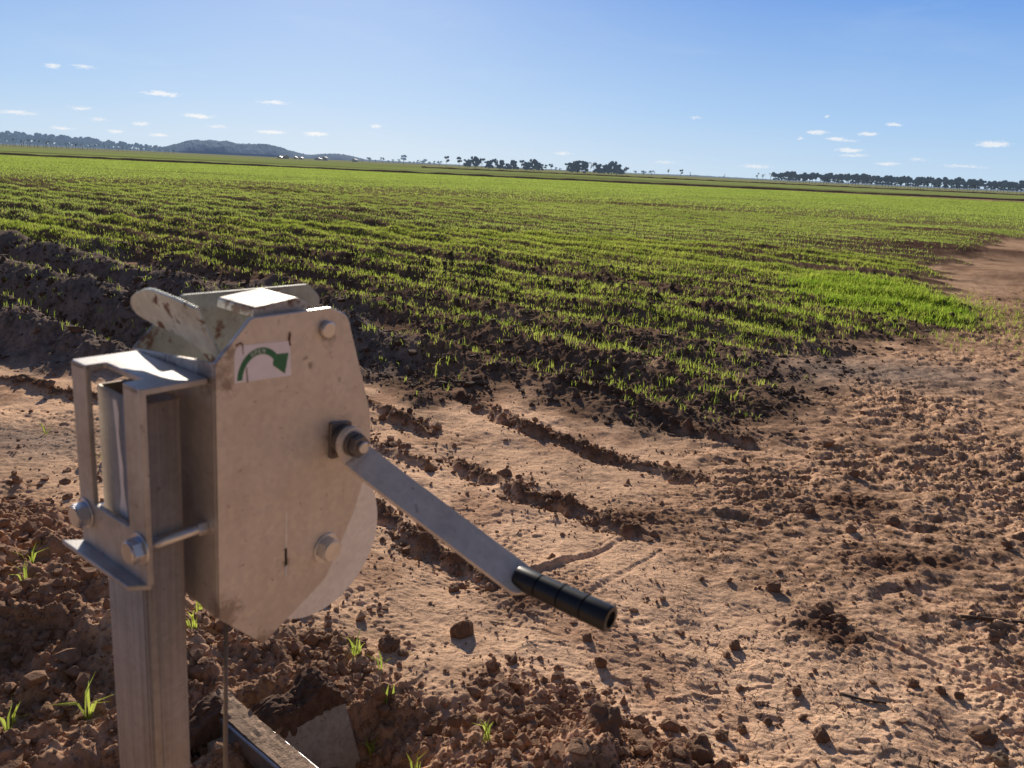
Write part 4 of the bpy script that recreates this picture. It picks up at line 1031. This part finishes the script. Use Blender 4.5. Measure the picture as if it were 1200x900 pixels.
def trunk_mesh(seed, lobes, base=.018):
    q = random.Random(seed); bm = bmesh.new()
    def limb(p0, p1, r0, r1, n=6):
        d = (p1 - p0).normalized(); a = d.orthogonal().normalized(); b = d.cross(a)
        mid = (p0 + p1) / 2 + Vector((q.uniform(-.02, .02), q.uniform(-.02, .02), 0)); prev = None
        for p, r in ((p0, r0), (mid, (r0 + r1) / 2), (p1, r1)):
            ring = [bm.verts.new(p + (a * math.cos(6.283 * i / n) + b * math.sin(6.283 * i / n)) * r) for i in range(n)]
            if prev:
                for i in range(n): bm.faces.new((prev[i], prev[(i + 1) % n], ring[(i + 1) % n], ring[i]))
            prev = ring
    fork = Vector((q.uniform(-.03, .03), 0, .42)); limb(Vector((0, 0, -.02)), fork, base, base * .65)
    for (x, y, z, r, rz) in lobes:
        limb(fork - Vector((0, 0, q.uniform(0, .16))), Vector((x, y, z)), base * .5, base * .12, 5)
    me = bpy.data.meshes.new('trunk'); bm.to_mesh(me); bm.free(); return me
KINDS = {}
for kind, count in (('gum', 4), ('dense', 4), ('open', 3), ('bare', 2)):
    KINDS[kind] = []
    for s in range(count):
        c, lb = crown_mesh(100 + s * 7 + len(kind), kind); KINDS[kind].append((c, trunk_mesh(s + 3, lb, .016 if kind != 'dense' else .02)))
_mm = {}
def tree(kind, px, dist, h, wid, mat, label, group, name='tree'):
    c, t = random.choice(KINDS[kind]); a = R_(bearing(px))
    root = empty(name, (dist * math.sin(a), dist * math.cos(a), 0), random.uniform(0, 6.28)); root.scale = (h * wid, h * wid, h)
    tag(root, label, 'tree', group)
    key = (c.name, mat.name)
    if key not in _mm:
        cc = c.copy(); cc.materials.clear(); cc.materials.append(mat); _mm[key] = cc
    o = bpy.data.objects.new('crown', _mm[key]); col.objects.link(o); o.parent = root
    if not t.materials: t.materials.append(M['bark'])
    o = bpy.data.objects.new('trunk', t); col.objects.link(o); o.parent = root
    return root
rt = random.Random(21)
for px in np.linspace(-8, 190, 58):
    top = np.interp(px, [0, 60, 100, 150, 165, 190], [13.5, 13.5, 12, 9, 8, 8])
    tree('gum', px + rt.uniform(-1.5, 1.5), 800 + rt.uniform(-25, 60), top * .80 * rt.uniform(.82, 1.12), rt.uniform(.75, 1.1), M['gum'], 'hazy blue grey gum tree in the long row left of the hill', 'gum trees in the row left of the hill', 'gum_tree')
CEN = [(536, 7.2, 'dense'), (526, 9.5, 'open'), (545, 9.6, 'dense'), (553, 9, 'open'), (561, 8.2, 'dense'), (568, 9.6, 'open'), (575, 9, 'dense'), (583, 6, 'dense'), (590, 9.5, 'dense'), (599, 9, 'open'), (606, 8.5, 'dense'), (614, 9.6, 'dense'), (621, 8, 'dense'), (628, 6, 'open'), (634, 7, 'open'), (652, 8.6, 'open'), (659, 9.6, 'dense'), (665, 10.2, 'dense'), (672, 10, 'dense'), (689, 10, 'dense'), (697, 9.6, 'dense'), (705, 11, 'dense'), (711, 10.6, 'dense'), (722, 7.4, 'open'), (717, 5, 'dense')]
side = lambda px: 'left of the gap' if px < 640 else 'right of the gap'
for i, (px, h, kd) in enumerate(CEN):
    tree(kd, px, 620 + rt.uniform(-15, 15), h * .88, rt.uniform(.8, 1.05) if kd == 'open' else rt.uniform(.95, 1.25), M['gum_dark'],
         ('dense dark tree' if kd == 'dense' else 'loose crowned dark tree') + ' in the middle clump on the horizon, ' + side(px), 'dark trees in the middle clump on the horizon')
tree('open', 511, 640, 8.6, .8, M['gum_dark'], 'single small round tree just left of the middle clump on the horizon', None)
for k, px in enumerate((676, 680, 684)):
    tree('bare', px, 640, 10.0, .6, M['bare_twig'], 'pale leafless poplar between the two dense halves of the right clump', 'pale leafless poplars', 'poplar_tree')
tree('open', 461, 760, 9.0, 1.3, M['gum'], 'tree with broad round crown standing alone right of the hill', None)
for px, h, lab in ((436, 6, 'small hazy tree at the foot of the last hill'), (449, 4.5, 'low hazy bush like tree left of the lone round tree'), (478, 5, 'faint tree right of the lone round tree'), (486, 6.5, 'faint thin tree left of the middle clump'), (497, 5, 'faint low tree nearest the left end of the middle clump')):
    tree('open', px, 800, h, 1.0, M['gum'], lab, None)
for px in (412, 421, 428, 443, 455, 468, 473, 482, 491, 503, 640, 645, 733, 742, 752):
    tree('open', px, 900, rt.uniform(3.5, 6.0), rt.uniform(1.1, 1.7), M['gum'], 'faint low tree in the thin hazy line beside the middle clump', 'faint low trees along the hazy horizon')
for px, h, lab in ((772, 7.5, 'bare thin tree, left of three small trees right of the middle clump'), (786, 7, 'dark small tree, middle of three right of the middle clump'), (797, 5.5, 'small bare tree, right of three past the middle clump')):
    tree('open' if px == 786 else 'bare', px, 700, h, .75, M['gum_dark'] if px == 786 else M['bare_twig'], lab, None)
for px, h, lab in ((837, 5, 'faint leafless tree far out between the two clumps'), (876, 8, 'pale leafless tree left of the right hand row'), (882, 7, 'second pale leafless tree touching the right hand row'), (891, 8, 'leafless tree at the very start of the right hand row')):
    tree('bare', px, 720, h, .9, M['bare_twig'], lab, None)
for px in np.concatenate([np.linspace(899, 1118, 58), np.linspace(1122, 1212, 24)]):
    if 928 < px < 948 and rt.random() < .35 or 1135 < px < 1142: continue
    h = np.interp(px, [899, 930, 1000, 1100, 1215], [9.6, 8.8, 9.8, 9.4, 9.0])
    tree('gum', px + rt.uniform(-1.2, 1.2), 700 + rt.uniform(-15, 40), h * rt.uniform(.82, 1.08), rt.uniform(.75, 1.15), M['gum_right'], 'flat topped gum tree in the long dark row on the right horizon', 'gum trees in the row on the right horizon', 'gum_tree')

# white sheds and vehicles below the hill, a few pixels each
def shed(px, dist, w, d, h, lab):
    a = R_(bearing(px)); root = empty('farm_shed', (dist * math.sin(a), dist * math.cos(a), 0), rt.uniform(-.4, .4)); tag(root, lab, 'shed', 'white sheds below the hill')
    bm = bmesh.new(); box(bm, -w * 500, w * 500, -d * 500, d * 500, 0, h * 700); finish(bm, 'wall', M['shed_wall'], root)
    bm = bmesh.new(); prism(bm, [(-w * 530, h * 702), (w * 530, h * 702), (0, h * 1000)], 'y', -d * 530, d * 530); finish(bm, 'roof', M['shed_roof'], root)
shed(316, 900, 5, 4, 2.4, 'tiny white shed, farthest left below the hill')
shed(323, 900, 6, 5, 4.0, 'brightest white shed under the dip of the hill')
shed(334, 910, 5, 4, 2.8, 'small white shed just right of the brightest one')
shed(341, 905, 4, 4, 2.4, 'little white shed second right of the brightest one')
shed(361, 900, 8, 5, 2.6, 'long low white shed before the last hill')
shed(369, 890, 5, 5, 4.2, 'bright gabled shed before the last hill')
shed(404, 890, 5, 5, 3.4, 'white shed farthest right by the foot of the last hill')
shed(673, 610, 2.5, 2, 1.6, 'tiny white shed in front of the right tree clump')

# ------------------------------------------------------------------ light, sky, camera
SUN_AZ, SUN_EL = R_(-13), R_(22.5)
sun = bpy.data.lights.new('sun', 'SUN'); sun.energy = 5.0; sun.angle = R_(.53); sun.color = (1.0, .89, .74)
so = bpy.data.objects.new('sun', sun); col.objects.link(so)
sd = Vector((math.sin(SUN_AZ) * math.cos(SUN_EL), math.cos(SUN_AZ) * math.cos(SUN_EL), math.sin(SUN_EL)))
so.rotation_euler = sd.to_track_quat('Z', 'Y').to_euler()

world = bpy.data.worlds.new('World'); scene.world = world; world.use_nodes = True
nt = world.node_tree; nt.nodes.clear(); L = nt.links.new
wo = nt.nodes.new('ShaderNodeOutputWorld'); bg = nt.nodes.new('ShaderNodeBackground'); bg.inputs[1].default_value = .10
sky = nt.nodes.new('ShaderNodeTexSky'); sky.sky_type = 'NISHITA'; sky.sun_disc = False
sky.sun_elevation = SUN_EL; sky.sun_rotation = SUN_AZ; sky.altitude = 0; sky.air_density = 1.0; sky.dust_density = 1.2; sky.ozone_density = 1.5
tc = nt.nodes.new('ShaderNodeTexCoord'); sx = nt.nodes.new('ShaderNodeSeparateXYZ'); L(tc.outputs['Generated'], sx.inputs[0])
def mth(op, a, b=None, c=None):
    n = nt.nodes.new('ShaderNodeMath'); n.operation = op
    for i, v in enumerate((a, b, c)):
        if v is None: continue
        if hasattr(v, 'is_output'): L(v, n.inputs[i])
        else: n.inputs[i].default_value = v
    return n.outputs[0]
azn = mth('MULTIPLY', mth('ARCTAN2', sx.outputs[0], sx.outputs[1]), 180 / math.pi)
eln = mth('MULTIPLY', mth('ARCSINE', sx.outputs[2]), 180 / math.pi)
cv = nt.nodes.new('ShaderNodeCombineXYZ'); L(azn, cv.inputs[0]); L(eln, cv.inputs[1])
mpw = nt.nodes.new('ShaderNodeMapping'); mpw.inputs['Scale'].default_value = (.9, 3.2, 1); L(cv.outputs[0], mpw.inputs[0])
wn = noise(nt, mpw.outputs[0], 1.6, 5, .65)
wv = nt.nodes.new('ShaderNodeVectorMath'); wv.operation = 'MULTIPLY_ADD'; L(wn.outputs['Color'], wv.inputs[0]); wv.inputs[1].default_value = (1.3, .36, 0); L(cv.outputs[0], wv.inputs[2])
# small fair weather clouds: bearing, elevation, half width, half height in degrees, strength
def pe(px, py):
    # bearing / elevation of a cloud
    X = (px - 600) / 900; Y = (450 - py) / 900
    ro = math.atan(.0467); pi_ = math.atan(253 / 900)
    x2 = X * math.cos(ro) - Y * math.sin(ro); y2 = X * math.sin(ro) + Y * math.cos(ro)
    f = (math.cos(pi_) + y2 * math.sin(pi_)); u = (-math.sin(pi_) + y2 * math.cos(pi_))
    return math.degrees(math.atan2(x2, f)), math.degrees(math.atan2(u, math.hypot(x2, f)))
CLOUDS = [(190, 110, 19, 2.6, 1), (320, 120, 17, 2.2, .7), (233, 136, 17, 2.4, .9), (370, 157, 13, 2.6, 1), (318, 155, 16, 2.2, .8), (165, 145, 10, 2, .7), (186, 158, 11, 2, .8), (135, 154, 8, 2, .7), (72, 150, 10, 2, .6), (20, 132, 18, 2.4, .6), (62, 77, 8, 2.5, .7), (98, 78, 12, 2, .5), (95, 127, 12, 2, .5), (440, 148, 6, 2, .6), (115, 140, 9, 2, .4), (255, 148, 10, 2, .4),
          (957, 155, 13, 2.4, .9), (980, 163, 11, 2.3, .9), (996, 176, 15, 2.2, .9), (1017, 157, 11, 2.2, .9), (1048, 146, 9, 2.2, .9), (1164, 169, 16, 3.4, 1), (938, 162, 4, 1.8, .8), (970, 137, 3, 1.5, .6), (1040, 192, 14, 2, .6), (995, 165, 8, 1.6, .5), (1075, 187, 9, 1.5, .4), (885, 195, 18, 2.5, .45), (660, 180, 10, 2, .45), (780, 190, 14, 2, .35), (815, 138, 5, 1.6, .4), (1000, 182, 16, 1.6, .5), (1130, 195, 22, 1.8, .4)]
acc = None
for (px, py, hw_, hh, stg) in CLOUDS:
    a, e = pe(px, py)
    s = nt.nodes.new('ShaderNodeVectorMath'); s.operation = 'SUBTRACT'; L(wv.outputs[0], s.inputs[0]); s.inputs[1].default_value = (a + .65, e + .18, 0)
    k = nt.nodes.new('ShaderNodeVectorMath'); k.operation = 'MULTIPLY'; L(s.outputs[0], k.inputs[0]); k.inputs[1].default_value = (15.6 / hw_ , 15.6 / hh, 0)
    ln = nt.nodes.new('ShaderNodeVectorMath'); ln.operation = 'LENGTH'; L(k.outputs[0], ln.inputs[0])
    v = mth('MULTIPLY_ADD', ln.outputs['Value'], -stg, stg)
    acc = v if acc is None else mth('MAXIMUM', acc, v)
det = noise(nt, mpw.outputs[0], 4.5, 5, .7)
cm = mth('MULTIPLY', mth('ADD', acc, mth('MULTIPLY_ADD', det.outputs[0], 1.5, -.74)), 1.35)
cm = mth('MINIMUM', mth('MAXIMUM', cm, 0), .74)
cl_gate = mth('GREATER_THAN', acc, -.25); cm = mth('MULTIPLY', cm, cl_gate)
# thin high haze on the sun side
mph = nt.nodes.new('ShaderNodeMapping'); mph.inputs['Scale'].default_value = (.05, .22, 1); mph.inputs['Rotation'].default_value = (0, 0, .12); L(cv.outputs[0], mph.inputs[0])
hzn = noise(nt, mph.outputs[0], 1.5, 6, .6, .5)
hz_f = mth('MULTIPLY', ramp(nt, hzn.outputs[0], [(.52, (0, 0, 0)), (.85, (.16, .16, .16))]).outputs[0], 1.0)
eg = mth('DIVIDE', mth('MAXIMUM', eln, 0), 90)
grad = ramp(nt, eg, [(0, (.58, .76, .93)), (.045, (.38, .61, .93)), (.13, (.125, .335, .82)), (.22, (.065, .21, .70)), (.36, (.04, .10, .30)), (.6, (.022, .05, .14))])
sv = nt.nodes.new('ShaderNodeVectorMath'); sv.operation = 'DOT_PRODUCT'; L(tc.outputs['Generated'], sv.inputs[0]); sv.inputs[1].default_value = tuple(sd)
ang_ = mth('MULTIPLY', mth('ARCCOSINE', mth('MINIMUM', sv.outputs['Value'], 1)), 180 / math.pi)
glow = mth('MULTIPLY', mth('POWER', 2.718, mth('DIVIDE', ang_, -16)), .58)
sc_ = mixc(nt, glow, grad.outputs[0], (.78, .90, 1.0))
anti = nt.nodes.new('ShaderNodeMapRange'); anti.inputs[1].default_value = 62; anti.inputs[2].default_value = 115; anti.inputs[4].default_value = .92; L(ang_, anti.inputs[0])
sc_ = mixc(nt, anti.outputs[0], sc_, (.105, .10, .10))
sc_ = mixc(nt, hz_f, sc_, (.72, .84, .95))
sc_ = mixc(nt, cm, sc_, (.97, .97, .98))
ten = nt.nodes.new('ShaderNodeVectorMath'); ten.operation = 'SCALE'; ten.inputs[3].default_value = 9.6; L(sc_, ten.inputs[0])
sc_ = mixc(nt, .04, ten.outputs[0], sky.outputs[0])
L(sc_, bg.inputs[0]); L(bg.outputs[0], wo.inputs[0])

cam = bpy.data.cameras.new('camera'); co_ = bpy.data.objects.new('camera', cam); col.objects.link(co_)
cam.sensor_fit = 'HORIZONTAL'; cam.sensor_width = 7.6; cam.lens = 5.7; cam.clip_start = .05; cam.clip_end = 20000
pit, rol = math.atan(253 / 900), math.atan(.0467)
fw = Vector((0, math.cos(pit), -math.sin(pit))); r0 = Vector((1, 0, 0)); u0 = r0.cross(fw)
Rv = r0 * math.cos(rol) + u0 * math.sin(rol); Uv = u0 * math.cos(rol) - r0 * math.sin(rol)
co_.matrix_world = Matrix(((Rv.x, Uv.x, -fw.x, 0), (Rv.y, Uv.y, -fw.y, 0), (Rv.z, Uv.z, -fw.z, 1.5), (0, 0, 0, 1)))
cam.dof.use_dof = True; cam.dof.focus_distance = 4.0; cam.dof.aperture_fstop = 1.6
scene.camera = co_
scene.view_settings.view_transform = 'Standard'; scene.view_settings.look = 'None'; scene.view_settings.exposure = 0; scene.view_settings.gamma = 1
scene.cycles.max_bounces = 6; scene.cycles.use_denoising = True
